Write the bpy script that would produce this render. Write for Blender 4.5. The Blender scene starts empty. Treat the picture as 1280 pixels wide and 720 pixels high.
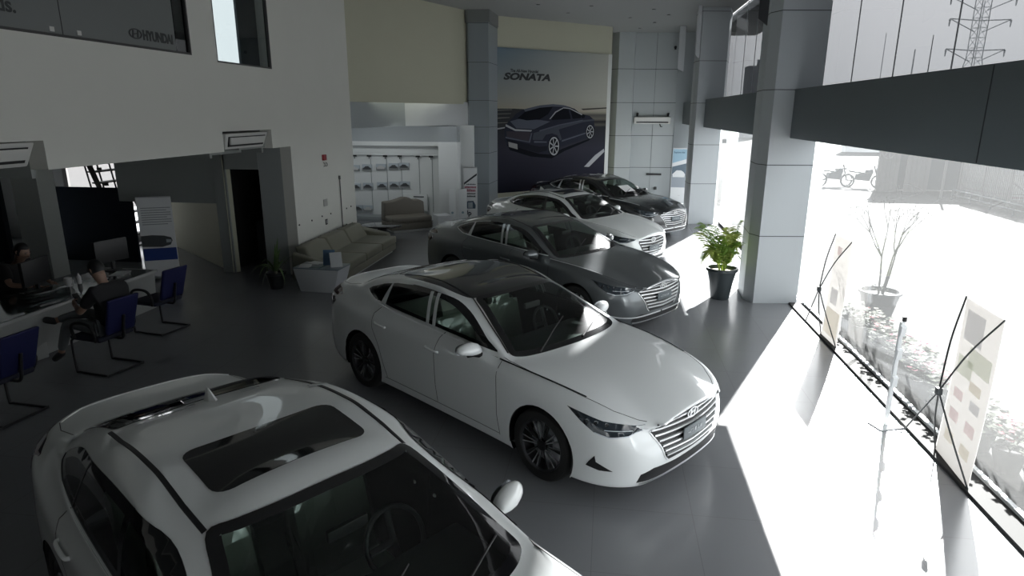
import bpy, bmesh, math, random
from math import sin, cos, pi, radians, sqrt, atan2
from mathutils import Vector, Matrix
from mathutils.bvhtree import BVHTree
from mathutils.geometry import delaunay_2d_cdt

random.seed(7)
COL = bpy.context.scene.collection

# ------------------------------------------------------------------ helpers
def link(o, parent=None):
    COL.objects.link(o)
    if parent is not None:
        o.parent = parent
    return o

def tag(o, label=None, cat=None, group=None, kind=None):
    if label: o['label'] = label
    if cat: o['category'] = cat
    if group: o['group'] = group
    if kind: o['kind'] = kind
    return o

def empty(name, loc=(0, 0, 0), rz=0.0, label=None, cat=None, group=None):
    o = bpy.data.objects.new(name, None)
    o.empty_display_size = 0.1
    o.location = loc
    o.rotation_euler = (0, 0, rz)
    link(o)
    return tag(o, label, cat, group)

class MB:
    """collects verts / faces (with a material index per face)"""
    def __init__(s):
        s.v = []; s.f = []; s.m = []
    def add(s, verts, faces, mi=0):
        b = len(s.v)
        s.v.extend([tuple(p) for p in verts])
        for f in faces:
            s.f.append(tuple(i + b for i in f)); s.m.append(mi)
        return s
    def box(s, lo, hi, mi=0):
        x0, y0, z0 = lo; x1, y1, z1 = hi
        v = [(x0,y0,z0),(x1,y0,z0),(x1,y1,z0),(x0,y1,z0),(x0,y0,z1),(x1,y0,z1),(x1,y1,z1),(x0,y1,z1)]
        f = [(0,3,2,1),(4,5,6,7),(0,1,5,4),(1,2,6,5),(2,3,7,6),(3,0,4,7)]
        return s.add(v, f, mi)
    def obox(s, c, size, rz=0.0, mi=0, rx=0.0, ry=0.0):
        M = Matrix.Translation(c) @ Matrix.Rotation(rz, 4, 'Z') @ Matrix.Rotation(ry, 4, 'Y') @ Matrix.Rotation(rx, 4, 'X')
        hx, hy, hz = [a / 2 for a in size]
        v = [M @ Vector(p) for p in [(-hx,-hy,-hz),(hx,-hy,-hz),(hx,hy,-hz),(-hx,hy,-hz),(-hx,-hy,hz),(hx,-hy,hz),(hx,hy,hz),(-hx,hy,hz)]]
        f = [(0,3,2,1),(4,5,6,7),(0,1,5,4),(1,2,6,5),(2,3,7,6),(3,0,4,7)]
        return s.add(v, f, mi)
    def prism(s, poly, z0, z1, mi=0):
        """poly: xy outline, counter-clockwise"""
        n = len(poly)
        v = [(p[0], p[1], z0) for p in poly] + [(p[0], p[1], z1) for p in poly]
        f = [tuple(range(n - 1, -1, -1)), tuple(range(n, 2 * n))]
        f += [(i, (i + 1) % n, n + (i + 1) % n, n + i) for i in range(n)]
        return s.add(v, f, mi)
    def hull8(s, a, b, mi=0):
        """a: four bottom points, b: four top points, both counter-clockwise from above"""
        v = list(a) + list(b)
        f = [(0,3,2,1),(4,5,6,7),(0,1,5,4),(1,2,6,5),(2,3,7,6),(3,0,4,7)]
        return s.add(v, f, mi)
    def tube(s, pts, r, n=8, mi=0, closed=False, cap=True):
        pts = [Vector(p) for p in pts]
        rs = r if isinstance(r, (list, tuple)) else [r] * len(pts)
        ring = []
        up = None
        L = len(pts)
        for i, p in enumerate(pts):
            if closed:
                t = pts[(i + 1) % L] - pts[i - 1]
            else:
                t = pts[min(i + 1, L - 1)] - pts[max(i - 1, 0)]
            if t.length < 1e-9: t = Vector((0, 0, 1))
            t.normalize()
            if up is None:
                up = Vector((0, 0, 1)) if abs(t.z) < .9 else Vector((1, 0, 0))
            a = t.cross(up)
            if a.length < 1e-6: a = t.cross(Vector((0, 1, 0)))
            a.normalize(); b = a.cross(t).normalized(); up = b
            ring.append([p + (a * cos(2*pi*k/n) + b * sin(2*pi*k/n)) * rs[i] for k in range(n)])
        v = [q for rr in ring for q in rr]
        f = []
        for i in range(L if closed else L - 1):
            j = (i + 1) % L
            for k in range(n):
                f.append((i*n+k, i*n+(k+1) % n, j*n+(k+1) % n, j*n+k))
        if cap and not closed:
            f.append(tuple(range(n - 1, -1, -1)))
            f.append(tuple((L-1)*n + k for k in range(n)))
        return s.add(v, f, mi)
    def lathe(s, prof, n=24, M=None, mi=0, cap=True):
        """prof: (r, z) pairs from bottom to top"""
        v = []
        for r, z in prof:
            for k in range(n):
                p = Vector((r*cos(2*pi*k/n), r*sin(2*pi*k/n), z))
                v.append(M @ p if M else p)
        f = []
        L = len(prof)
        for i in range(L - 1):
            for k in range(n):
                f.append((i*n+k, i*n+(k+1) % n, (i+1)*n+(k+1) % n, (i+1)*n+k))
        if cap:
            if prof[0][0] > 1e-4: f.append(tuple(range(n-1, -1, -1)))
            if prof[-1][0] > 1e-4: f.append(tuple((L-1)*n+k for k in range(n)))
        return s.add(v, f, mi)
    def mesh(s, name, mats, smooth=None, merge=0.0):
        me = bpy.data.meshes.new(name)
        me.from_pydata(s.v, [], s.f)
        me.polygons.foreach_set('material_index', s.m)
        for m in (mats if isinstance(mats, (list, tuple)) else [mats]):
            me.materials.append(m)
        if merge > 0:
            bm = bmesh.new(); bm.from_mesh(me)
            bmesh.ops.remove_doubles(bm, verts=bm.verts, dist=merge)
            bm.to_mesh(me); bm.free()
        me.validate()
        if smooth is not None:
            smooth_mesh(me, smooth)
        return me
    def build(s, name, mats, parent=None, smooth=None, loc=None, rz=None, bevel=0.0, merge=0.0, seg=2):
        me = s.mesh(name, mats, None, merge)
        if bevel > 0:
            bevel_mesh(me, bevel, seg)
            if smooth is None: smooth = 40
        if smooth is not None:
            smooth_mesh(me, smooth)
        o = bpy.data.objects.new(name, me)
        if loc is not None: o.location = loc
        if rz is not None: o.rotation_euler = (0, 0, rz)
        return link(o, parent)

def smooth_mesh(me, ang):
    me.polygons.foreach_set('use_smooth', [True] * len(me.polygons))
    bm = bmesh.new(); bm.from_mesh(me)
    ca = radians(ang)
    for e in bm.edges:
        e.smooth = not (len(e.link_faces) == 2 and e.calc_face_angle(0) > ca)
    bm.to_mesh(me); bm.free()

def bevel_mesh(me, w, seg=2):
    bm = bmesh.new(); bm.from_mesh(me)
    bmesh.ops.remove_doubles(bm, verts=bm.verts, dist=1e-5)
    es = [e for e in bm.edges if len(e.link_faces) == 2 and e.calc_face_angle(0) > radians(25)]
    bmesh.ops.bevel(bm, geom=es, offset=w, segments=seg, profile=.6, affect='EDGES', clamp_overlap=True)
    bm.to_mesh(me); bm.free()

def struct(o):
    o['kind'] = 'structure'
    return o

def catmull(pts, n=6, closed=False):
    pts = [Vector(p) for p in pts]
    L = len(pts); out = []
    rng = range(L if closed else L - 1)
    for i in rng:
        p1, p2 = pts[i], pts[(i+1) % L]
        p0 = pts[i-1] if (closed or i > 0) else p1 * 2 - p2
        p3 = pts[(i+2) % L] if (closed or i + 2 < L) else p2 * 2 - p1
        for k in range(n):
            t = k / n
            out.append(0.5 * ((2*p1) + (p2-p0)*t + (2*p0-5*p1+4*p2-p3)*t*t + (3*p1-p0-3*p2+p3)*t**3))
    if not closed: out.append(pts[-1].copy())
    return out

def text_mesh(body, size, extrude, mat, name, parent, M, shear=0.0, align='LEFT', offset=0.0, xs=1.0):
    cu = bpy.data.curves.new(name, 'FONT')
    cu.body = body; cu.size = size; cu.extrude = extrude; cu.shear = shear; cu.align_x = align; cu.offset = offset
    cu.resolution_u = 4
    t = bpy.data.objects.new('tmp_text', cu)
    COL.objects.link(t)
    dg = bpy.context.evaluated_depsgraph_get()
    me = bpy.data.meshes.new_from_object(t.evaluated_get(dg))
    COL.objects.unlink(t); bpy.data.objects.remove(t)
    me.name = name
    me.transform(Matrix.Diagonal((xs, 1, 1, 1)))
    me.materials.clear(); me.materials.append(mat)
    o = bpy.data.objects.new(name, me)
    o.matrix_local = M
    return link(o, parent)

# ------------------------------------------------------------------ materials
MATS = {}
def mat(name, col, rough=.5, metal=0.0, coat=0.0, spec=.5, noise=0.0, nscale=8.0, bump=0.0, bscale=60.0, emit=None, estr=0.0, coat_rough=.03, alpha=None, backdark=False):
    if name in MATS: return MATS[name]
    m = bpy.data.materials.new(name); m.use_nodes = True
    nt = m.node_tree; b = nt.nodes['Principled BSDF']
    b.inputs['Base Color'].default_value = (*col, 1)
    b.inputs['Roughness'].default_value = rough
    b.inputs['Metallic'].default_value = metal
    b.inputs['Coat Weight'].default_value = coat
    b.inputs['Coat Roughness'].default_value = coat_rough
    b.inputs['Specular IOR Level'].default_value = spec
    if emit:
        b.inputs['Emission Color'].default_value = (*emit, 1)
        b.inputs['Emission Strength'].default_value = estr
    tc = None
    if noise > 0 or bump > 0:
        tc = nt.nodes.new('ShaderNodeTexCoord')
    if noise > 0:
        nz = nt.nodes.new('ShaderNodeTexNoise'); nz.inputs['Scale'].default_value = nscale; nz.inputs['Detail'].default_value = 4
        nt.links.new(tc.outputs['Object'], nz.inputs['Vector'])
        mx = nt.nodes.new('ShaderNodeMix'); mx.data_type = 'RGBA'
        mx.inputs['A'].default_value = (*[c * (1 - noise) for c in col], 1)
        mx.inputs['B'].default_value = (*[min(1, c * (1 + noise)) for c in col], 1)
        nt.links.new(nz.outputs['Fac'], mx.inputs['Factor'])
        nt.links.new(mx.outputs['Result'], b.inputs['Base Color'])
    if bump > 0:
        nz = nt.nodes.new('ShaderNodeTexNoise'); nz.inputs['Scale'].default_value = bscale; nz.inputs['Detail'].default_value = 3
        nt.links.new(tc.outputs['Object'], nz.inputs['Vector'])
        bp = nt.nodes.new('ShaderNodeBump'); bp.inputs['Strength'].default_value = bump; bp.inputs['Distance'].default_value = .01
        nt.links.new(nz.outputs['Fac'], bp.inputs['Height']); nt.links.new(bp.outputs['Normal'], b.inputs['Normal'])
    if backdark:   # painted sheet metal outside, dark lining inside
        out = nt.nodes['Material Output']
        d = nt.nodes.new('ShaderNodeBsdfDiffuse'); d.inputs['Color'].default_value = (.012, .012, .012, 1)
        g = nt.nodes.new('ShaderNodeNewGeometry'); ms = nt.nodes.new('ShaderNodeMixShader')
        nt.links.new(g.outputs['Backfacing'], ms.inputs[0]); nt.links.new(b.outputs[0], ms.inputs[1]); nt.links.new(d.outputs[0], ms.inputs[2])
        nt.links.new(ms.outputs[0], out.inputs['Surface'])
    MATS[name] = m
    return m

def glass_mat(name, tint, ior=1.5, rough=0.0, haze=0.0, hazecol=(.8, .8, .8), bloom=0.0):
    if name in MATS: return MATS[name]
    m = bpy.data.materials.new(name); m.use_nodes = True
    nt = m.node_tree; nt.nodes.clear()
    out = nt.nodes.new('ShaderNodeOutputMaterial')
    tr = nt.nodes.new('ShaderNodeBsdfTransparent'); tr.inputs['Color'].default_value = (*tint, 1)
    gl = nt.nodes.new('ShaderNodeBsdfGlossy'); gl.inputs['Roughness'].default_value = rough
    fr = nt.nodes.new('ShaderNodeFresnel'); fr.inputs['IOR'].default_value = ior
    ge = nt.nodes.new('ShaderNodeNewGeometry'); mi = nt.nodes.new('ShaderNodeMapRange')   # same reflectance from both faces of a thin pane
    mi.inputs['To Min'].default_value = ior; mi.inputs['To Max'].default_value = 1/ior
    nt.links.new(ge.outputs['Backfacing'], mi.inputs['Value']); nt.links.new(mi.outputs['Result'], fr.inputs['IOR'])
    mx = nt.nodes.new('ShaderNodeMixShader')
    nt.links.new(fr.outputs[0], mx.inputs[0]); g_out = gl.outputs[0]
    if bloom > 0:      # rough second lobe added to imitate bloom round the sun's glint
        g2 = nt.nodes.new('ShaderNodeBsdfGlossy'); g2.inputs['Roughness'].default_value = .22
        md = nt.nodes.new('ShaderNodeMixShader'); md.inputs[0].default_value = bloom
        nt.links.new(gl.outputs[0], md.inputs[1]); nt.links.new(g2.outputs[0], md.inputs[2]); g_out = md.outputs[0]
    nt.links.new(g_out, mx.inputs[2])
    if haze > 0:      # translucent veil; on window glass it imitates lens flare haze
        df = nt.nodes.new('ShaderNodeBsdfTranslucent'); df.inputs['Color'].default_value = (*hazecol, 1)
        m2 = nt.nodes.new('ShaderNodeMixShader'); m2.inputs[0].default_value = haze
        nt.links.new(tr.outputs[0], m2.inputs[1]); nt.links.new(df.outputs[0], m2.inputs[2]); nt.links.new(m2.outputs[0], mx.inputs[1])
    else:
        nt.links.new(tr.outputs[0], mx.inputs[1])
    nt.links.new(mx.outputs[0], out.inputs['Surface'])
    MATS[name] = m
    return m

BLACK = mat('black_plastic', (.012, .012, .013), .45)
GLOSSBLACK = mat('gloss_black', (.006, .006, .007), .08, coat=.6)
RUBBER = mat('rubber', (.012, .012, .012), .8, bump=.2)
CHROME = mat('chrome', (.86, .87, .88), .28, metal=.65)
SATIN = mat('satin_metal', (.55, .56, .58), .3, metal=1.0)
DARKMETAL = mat('dark_metal', (.05, .05, .055), .4, metal=.8)
# ------------------------------------------------------------------ cars
RX = [ # xb (back from the nose), lateral, height: one list per ring, 17 columns from the front centre round to the rear centre
 [(.14,0,.19),(.15,.33,.19),(.20,.60,.19),(.36,.74,.19),(.58,.80,.19),(.945,.82,.19),(1.47,.82,.18),(1.9,.82,.18),(2.35,.82,.18),(2.9,.82,.18),(3.4,.82,.18),(3.785,.82,.2),(4.25,.79,.22),(4.6,.70,.26),(4.75,.52,.28),(4.80,.27,.28),(4.81,0,.28)],
 [(.05,0,.21),(.065,.35,.21),(.12,.62,.21),(.30,.80,.21),(.56,.88,.21),(.945,.895,.21),(1.47,.885,.21),(1.9,.88,.21),(2.35,.88,.21),(2.9,.88,.21),(3.4,.885,.21),(3.785,.90,.22),(4.25,.88,.25),(4.63,.78,.29),(4.80,.56,.31),(4.86,.28,.32),(4.87,0,.32)],
 [(.0,0,.38),(.015,.36,.38),(.08,.65,.39),(.28,.83,.40),(.56,.905,.41),(.945,.925,.42),(1.47,.915,.42),(1.9,.905,.42),(2.35,.903,.42),(2.9,.905,.42),(3.4,.915,.43),(3.785,.925,.43),(4.25,.91,.44),(4.67,.80,.46),(4.84,.58,.47),(4.89,.29,.48),(4.90,0,.48)],
 [(.0,0,.56),(.02,.36,.56),(.09,.65,.58),(.27,.83,.62),(.54,.91,.64),(.945,.93,.64),(1.47,.925,.64),(1.9,.92,.64),(2.35,.918,.64),(2.9,.92,.65),(3.4,.925,.66),(3.785,.93,.68),(4.25,.905,.70),(4.66,.80,.70),(4.83,.58,.70),(4.88,.29,.70),(4.89,0,.70)],
 [(.03,0,.71),(.05,.35,.69),(.13,.62,.68),(.30,.79,.745),(.54,.87,.80),(.945,.915,.85),(1.47,.925,.86),(1.9,.92,.86),(2.35,.92,.865),(2.9,.92,.87),(3.4,.925,.88),(3.785,.915,.90),(4.25,.87,.93),(4.64,.77,.95),(4.80,.56,.96),(4.85,.28,.965),(4.86,0,.965)],
 [(.07,0,.79),(.085,.32,.765),(.13,.53,.735),(.30,.69,.80),(.58,.775,.875),(1.0,.83,.935),(1.45,.865,.965),(1.9,.885,.975),(2.35,.885,.985),(2.9,.88,1.0),(3.4,.87,1.02),(3.8,.84,1.04),(4.22,.775,1.05),(4.56,.67,1.065),(4.69,.50,1.09),(4.74,.27,1.10),(4.75,0,1.10)],
 [(.60,0,.925),(.61,.28,.92),(.63,.44,.915),(.72,.56,.925),(.88,.65,.94),(1.15,.74,.965),(1.47,.853,.987),(1.9,.868,1.01),(2.35,.868,1.03),(2.9,.86,1.05),(3.4,.845,1.075),(3.8,.79,1.12),(4.15,.725,1.11),(4.42,.62,1.105),(4.5,.47,1.12),(4.52,.25,1.125),(4.52,0,1.125)],
 [(1.27,0,.995),(1.29,.30,.995),(1.32,.5,.99),(1.36,.64,.985),(1.40,.73,.98),(1.44,.80,.985),(1.50,.842,1.005),(1.9,.845,1.035),(2.35,.845,1.055),(2.9,.84,1.075),(3.4,.82,1.105),(3.76,.755,1.165),(4.0,.69,1.165),(4.18,.59,1.155),(4.23,.45,1.165),(4.25,.23,1.17),(4.25,0,1.17)],
 [(1.68,0,1.198),(1.69,.28,1.197),(1.71,.47,1.192),(1.74,.60,1.180),(1.78,.67,1.165),(1.84,.715,1.165),(1.96,.755,1.19),(2.2,.77,1.225),(2.5,.775,1.25),(2.88,.772,1.262),(3.25,.752,1.262),(3.55,.71,1.26),(3.75,.65,1.265),(3.86,.56,1.28),(3.88,.42,1.295),(3.88,.22,1.30),(3.88,0,1.305)],
 [(2.10,0,1.395),(2.11,.25,1.393),(2.14,.42,1.384),(2.18,.53,1.366),(2.24,.58,1.36),(2.34,.61,1.375),(2.46,.63,1.395),(2.6,.65,1.42),(2.75,.655,1.424),(2.9,.655,1.424),(3.06,.65,1.418),(3.2,.63,1.408),(3.33,.59,1.393),(3.43,.50,1.39),(3.47,.38,1.395),(3.48,.2,1.40),(3.48,0,1.405)],
 [(2.35,0,1.44),(2.36,.18,1.438),(2.39,.30,1.432),(2.44,.37,1.43),(2.5,.41,1.434),(2.57,.43,1.44),(2.65,.44,1.445),(2.73,.44,1.447),(2.8,.44,1.448),(2.88,.44,1.448),(2.96,.44,1.445),(3.04,.43,1.442),(3.12,.40,1.44),(3.18,.34,1.44),(3.21,.26,1.443),(3.22,.14,1.447),(3.22,0,1.45)],
]
LW = 4.9

class Shell:
    """smooth car body grown from the ring table; keeps a ray-casting tree for placing trim"""
    def __init__(s, mod=None, levels=3):
        J = 17; K = len(RX)
        R = [[Vector(mod(Vector(p)) if mod else p) for p in r] for r in RX]
        # cage: right half then left half
        def build(P):
            v = []; idx = {}
            for k in range(K):
                for j in range(J):
                    idx[(k, j, 1)] = len(v); v.append(P[k][j].copy())
                for j in range(J):
                    if j in (0, J-1): idx[(k, j, -1)] = idx[(k, j, 1)]
                    else:
                        idx[(k, j, -1)] = len(v); v.append(Vector((P[k][j].x, -P[k][j].y, P[k][j].z)))
            f = []; m = []
            def part(k, j):
                if k >= 9: return 3                      # roof
                if k >= 5 and k < 7 and j < 6: return 1  # hood
                if 1 <= k < 7 and 6 <= j < 8: return 4   # front door
                if 1 <= k < 7 and 8 <= j < 10: return 5  # rear door
                if 5 <= k < 7 and j >= 13: return 2      # boot lid
                return 0
            for sd in (1, -1):
                for k in range(K-1):
                    for j in range(J-1):
                        q = (idx[(k,j,sd)], idx[(k,j+1,sd)], idx[(k+1,j+1,sd)], idx[(k+1,j,sd)])
                        if sd == 1: q = q[::-1]
                        q = q[::-1]
                        f.append(q); p = part(k, j)
                        if p in (4, 5) and sd == -1: p += 2
                        m.append(p)
            for j in range(J-1):
                q = [idx[(K-1,j,1)], idx[(K-1,j+1,1)], idx[(K-1,j+1,-1)], idx[(K-1,j,-1)]]
                q2 = []
                for a in q:
                    if a not in q2: q2.append(a)
                f.append(tuple(q2)); m.append(3)
            return v, f, m, idx
        # move the cage so that the limit surface passes near the measured points
        P = [[p.copy() for p in r] for r in R]
        for it in range(3):
            N = [[p.copy() for p in r] for r in P]
            for k in range(1, K-1):
                for j in range(J):
                    if k == 7 and j < 6: continue
                    def g(kk, jj):
                        if jj < 0: q = P[kk][-jj]; return Vector((q.x, -q.y, q.z))
                        if jj > J-1: q = P[kk][2*(J-1)-jj]; return Vector((q.x, -q.y, q.z))
                        return P[kk][jj]
                    lim = (16*g(k,j) + 4*(g(k-1,j)+g(k+1,j)+g(k,j-1)+g(k,j+1)) + g(k-1,j-1)+g(k-1,j+1)+g(k+1,j-1)+g(k+1,j+1)) / 36
                    N[k][j] = P[k][j] + (R[k][j] - lim) * .8
                    if j in (0, J-1): N[k][j].y = 0
            P = N
        v, f, m, idx = build(P)
        me = bpy.data.meshes.new('cage'); me.from_pydata(v, [], f)
        me.polygons.foreach_set('material_index', m)
        for i in range(8): me.materials.append(None)
        bm = bmesh.new(); bm.from_mesh(me)
        cl = bm.edges.layers.float.get('crease_edge') or bm.edges.layers.float.new('crease_edge')
        bm.verts.ensure_lookup_table()
        def crease(a, b, w):
            e = bm.edges.get((bm.verts[a], bm.verts[b]))
            if e: e[cl] = w
        for sd in (1, -1):
            for j in range(J-1):
                crease(idx[(1,j,sd)], idx[(1,j+1,sd)], .5)
                if j >= 5: crease(idx[(4,j,sd)], idx[(4,j+1,sd)], .35)
                if j < 6 or j >= 12: crease(idx[(5,j,sd)], idx[(5,j+1,sd)], .45)
                crease(idx[(7,j,sd)], idx[(7,j+1,sd)], 1.0 if j < 6 else .5)
        bmesh.ops.recalc_face_normals(bm, faces=bm.faces)
        bm.to_mesh(me); bm.free()
        o = bpy.data.objects.new('cage', me); COL.objects.link(o)
        md = o.modifiers.new('s', 'SUBSURF'); md.levels = levels; md.render_levels = levels
        dg = bpy.context.evaluated_depsgraph_get()
        ev = o.evaluated_get(dg); m2 = ev.to_mesh()
        s.v = [p.co.copy() for p in m2.vertices]
        s.f = [tuple(p.vertices) for p in m2.polygons]
        s.fm = [p.material_index for p in m2.polygons]
        ev.to_mesh_clear(); COL.objects.unlink(o); bpy.data.objects.remove(o)
        s.tree = BVHTree.FromPolygons(s.v, s.f)
        # orientation check: outward
        h = s.tree.ray_cast(Vector((2.3, 3, .6)), Vector((0, -1, 0)))
        if h[1].y < 0:
            s.f = [f[::-1] for f in s.f]; s.tree = BVHTree.FromPolygons(s.v, s.f)
        # smooth vertex normals of the whole skin
        s.n = [Vector((0, 0, 0)) for _ in s.v]
        for fc in s.f:
            a, b, c = s.v[fc[0]], s.v[fc[1]], s.v[fc[2]]
            nn = (b - a).cross(s.v[fc[-1]] - a)
            for i in fc: s.n[i] += nn
        for n in s.n: n.normalize()
    def cast(s, p, d):
        d = Vector(d).normalized()
        h = s.tree.ray_cast(Vector(p) - d * 3, d)
        if h[0] is None:
            h = s.tree.find_nearest(Vector(p))
            return h[0], h[1]
        return h[0], h[1]

def frame2d(d):
    d = Vector(d).normalized()
    a = Vector((0, 0, 1)).cross(d)
    if a.length < 1e-3: a = Vector((0, 1, 0))
    a.normalize(); b = d.cross(a)
    return d, a, b

def inpoly(p, poly):
    x, y = p; c = False; n = len(poly)
    for i in range(n):
        x0, y0 = poly[i]; x1, y1 = poly[i-1]
        if (y0 > y) != (y1 > y) and x < (x1-x0)*(y-y0)/(y1-y0+1e-12)+x0: c = not c
    return c

def edist(p, poly):
    best = 9e9; px, py = p
    for i in range(len(poly)):
        x0, y0 = poly[i-1]; x1, y1 = poly[i]
        dx, dy = x1-x0, y1-y0; L = dx*dx+dy*dy
        t = 0 if L < 1e-12 else max(0, min(1, ((px-x0)*dx+(py-y0)*dy)/L))
        q = (x0+t*dx-px)**2 + (y0+t*dy-py)**2
        if q < best: best = q
    return sqrt(best)

def inset(poly, m):
    n = len(poly); A = sum(poly[i-1][0]*poly[i][1]-poly[i][0]*poly[i-1][1] for i in range(n))
    sg = 1 if A > 0 else -1; out = []
    for i in range(n):
        p0, p1, p2 = Vector(poly[i-1]), Vector(poly[i]), Vector(poly[(i+1) % n])
        a = (p1-p0).normalized(); b = (p2-p1).normalized()
        na = Vector((-a.y, a.x))*sg; nb = Vector((-b.y, b.x))*sg
        q = na+nb
        if q.length < 1e-6: q = na
        q = q.normalized(); k = m/max(.45, q.dot(na))
        r = p1+q*k
        out.append((r.x, r.y))
    return [q for q in out if inpoly(q, poly) and edist(q, poly) > m*.7]

def densify(poly, step):
    out = []
    for i in range(len(poly)):
        a = Vector(poly[i]); b = Vector(poly[(i+1) % len(poly)])
        k = max(1, int((b-a).length/step))
        for t in range(k): out.append(tuple(a.lerp(b, t/k)))
    return out

def patch(mb, sh, poly3, d, off=.004, step=.05, depth=.006, mi=0, mi_edge=None, margin=0.0, smooth_poly=0, side=1):
    """cover the shell inside an outline given as 3-D points seen along direction d"""
    pts = [Vector((p[0], p[1]*side, p[2])) for p in poly3]
    d = Vector((d[0], d[1]*side, d[2]))
    d, a, b = frame2d(d)
    if smooth_poly: pts = catmull(pts, smooth_poly, True)
    c0 = sum(pts, Vector())/len(pts)
    p2 = [((p-c0).dot(a), (p-c0).dot(b)) for p in pts]
    dens = densify(p2, step)
    V = [Vector(q) for q in dens]; n = len(V); E = [(i, (i+1) % n) for i in range(n)]
    inn = None
    if margin > 0:
        inn = densify(inset(densify(p2, step), margin), step)
        k = len(V); V += [Vector(q) for q in inn]; m_ = len(inn); E += [(k+i, k+(i+1) % m_) for i in range(m_)]
    xs = [q[0] for q in p2]; ys = [q[1] for q in p2]
    i0, i1, j0, j1 = int(min(xs)/step)-1, int(max(xs)/step)+1, int(min(ys)/step)-1, int(max(ys)/step)+1
    for i in range(i0, i1+1):
        for j in range(j0, j1+1):
            q = (i*step, j*step)
            if inpoly(q, p2) and edist(q, p2) > step*.45 and (inn is None or edist(q, inn) > step*.4): V.append(Vector(q))
    R = delaunay_2d_cdt(V, E, [], 0, 1e-6)
    W, F = R[0], R[2]
    P = []; Nn = []
    for w in W:
        p, nn = sh.cast(c0 + a*w[0] + b*w[1], d)
        P.append(p); Nn.append(nn)
    F2 = []; M2 = []
    for f in F:
        c = (sum(W[i][0] for i in f)/len(f), sum(W[i][1] for i in f)/len(f))
        if not inpoly(c, p2): continue
        # orient outward (against d)
        q0, q1, q2 = P[f[0]], P[f[1]], P[f[2]]
        nr = (q1-q0).cross(q2-q0)
        f = tuple(f) if nr.dot(d) < 0 else tuple(f[::-1])
        F2.append(f)
        M2.append(mi if (inn is None or inpoly(c, inn)) else mi_edge)
    base = len(mb.v)
    for p, nn in zip(P, Nn): mb.v.append(tuple(p + nn*off))
    for f, m in zip(F2, M2):
        mb.f.append(tuple(i+base for i in f)); mb.m.append(m)
    # rim down into the skin
    from collections import Counter
    cnt = {}
    for f in F2:
        for i in range(len(f)):
            e = (f[i], f[(i+1) % len(f)])
            cnt[e] = cnt.get(e, 0)+1
    rim = {}
    for (i, j) in list(cnt):
        if (j, i) not in cnt:
            for q in (i, j):
                if q not in rim:
                    rim[q] = len(mb.v); mb.v.append(tuple(P[q] + Nn[q]*(off-depth)))
            mb.f.append((base+j, base+i, rim[i], rim[j])); mb.m.append(mi if mi_edge is None else mi_edge)
    return [(c0 + a*q[0] + b*q[1]) for q in p2], p2, (c0, a, b, d)

def ribbon(mb, sh, line, d, w=.008, off=.003, step=.04, mi=0, side=1, closed=False, smooth=0, thick=.004, project=True):
    pts = [Vector((p[0], p[1]*side, p[2])) for p in line]
    d = Vector((d[0], d[1]*side, d[2])).normalized()
    if smooth: pts = catmull(pts, smooth, closed)
    dn = []
    L = len(pts)
    for i in range(L if closed else L-1):
        a, b = pts[i], pts[(i+1) % L]
        k = max(1, int((b-a).length/step))
        for t in range(k): dn.append(a.lerp(b, t/k))
    if not closed: dn.append(pts[-1])
    P = []; N = []
    for p in dn:
        if project: q, nn = sh.cast(p, d)
        else: q, nn = p, -d
        P.append(q); N.append(nn)
    n = len(P); base = len(mb.v)
    ws = w if isinstance(w, (list, tuple)) else (w, w)
    for i in range(n):
        t = (P[(i+1) % n]-P[i-1]) if closed else (P[min(i+1, n-1)]-P[max(i-1, 0)])
        if t.length < 1e-9: t = Vector((1, 0, 0))
        t.normalize(); s_ = t.cross(N[i])
        if s_.length < 1e-6: s_ = Vector((0, 0, 1))
        s_.normalize()
        ww = ws[0] + (ws[1]-ws[0])*i/max(1, n-1)
        for sg, o in ((-.5, off-thick), (-.42, off), (.42, off), (.5, off-thick)):
            mb.v.append(tuple(P[i] + s_*ww*sg + N[i]*o))
    for i in range(n if closed else n-1):
        j = (i+1) % n
        for k in range(3):
            mb.f.append((base+i*4+k, base+i*4+k+1, base+j*4+k+1, base+j*4+k)); mb.m.append(mi)
    return mb

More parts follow.
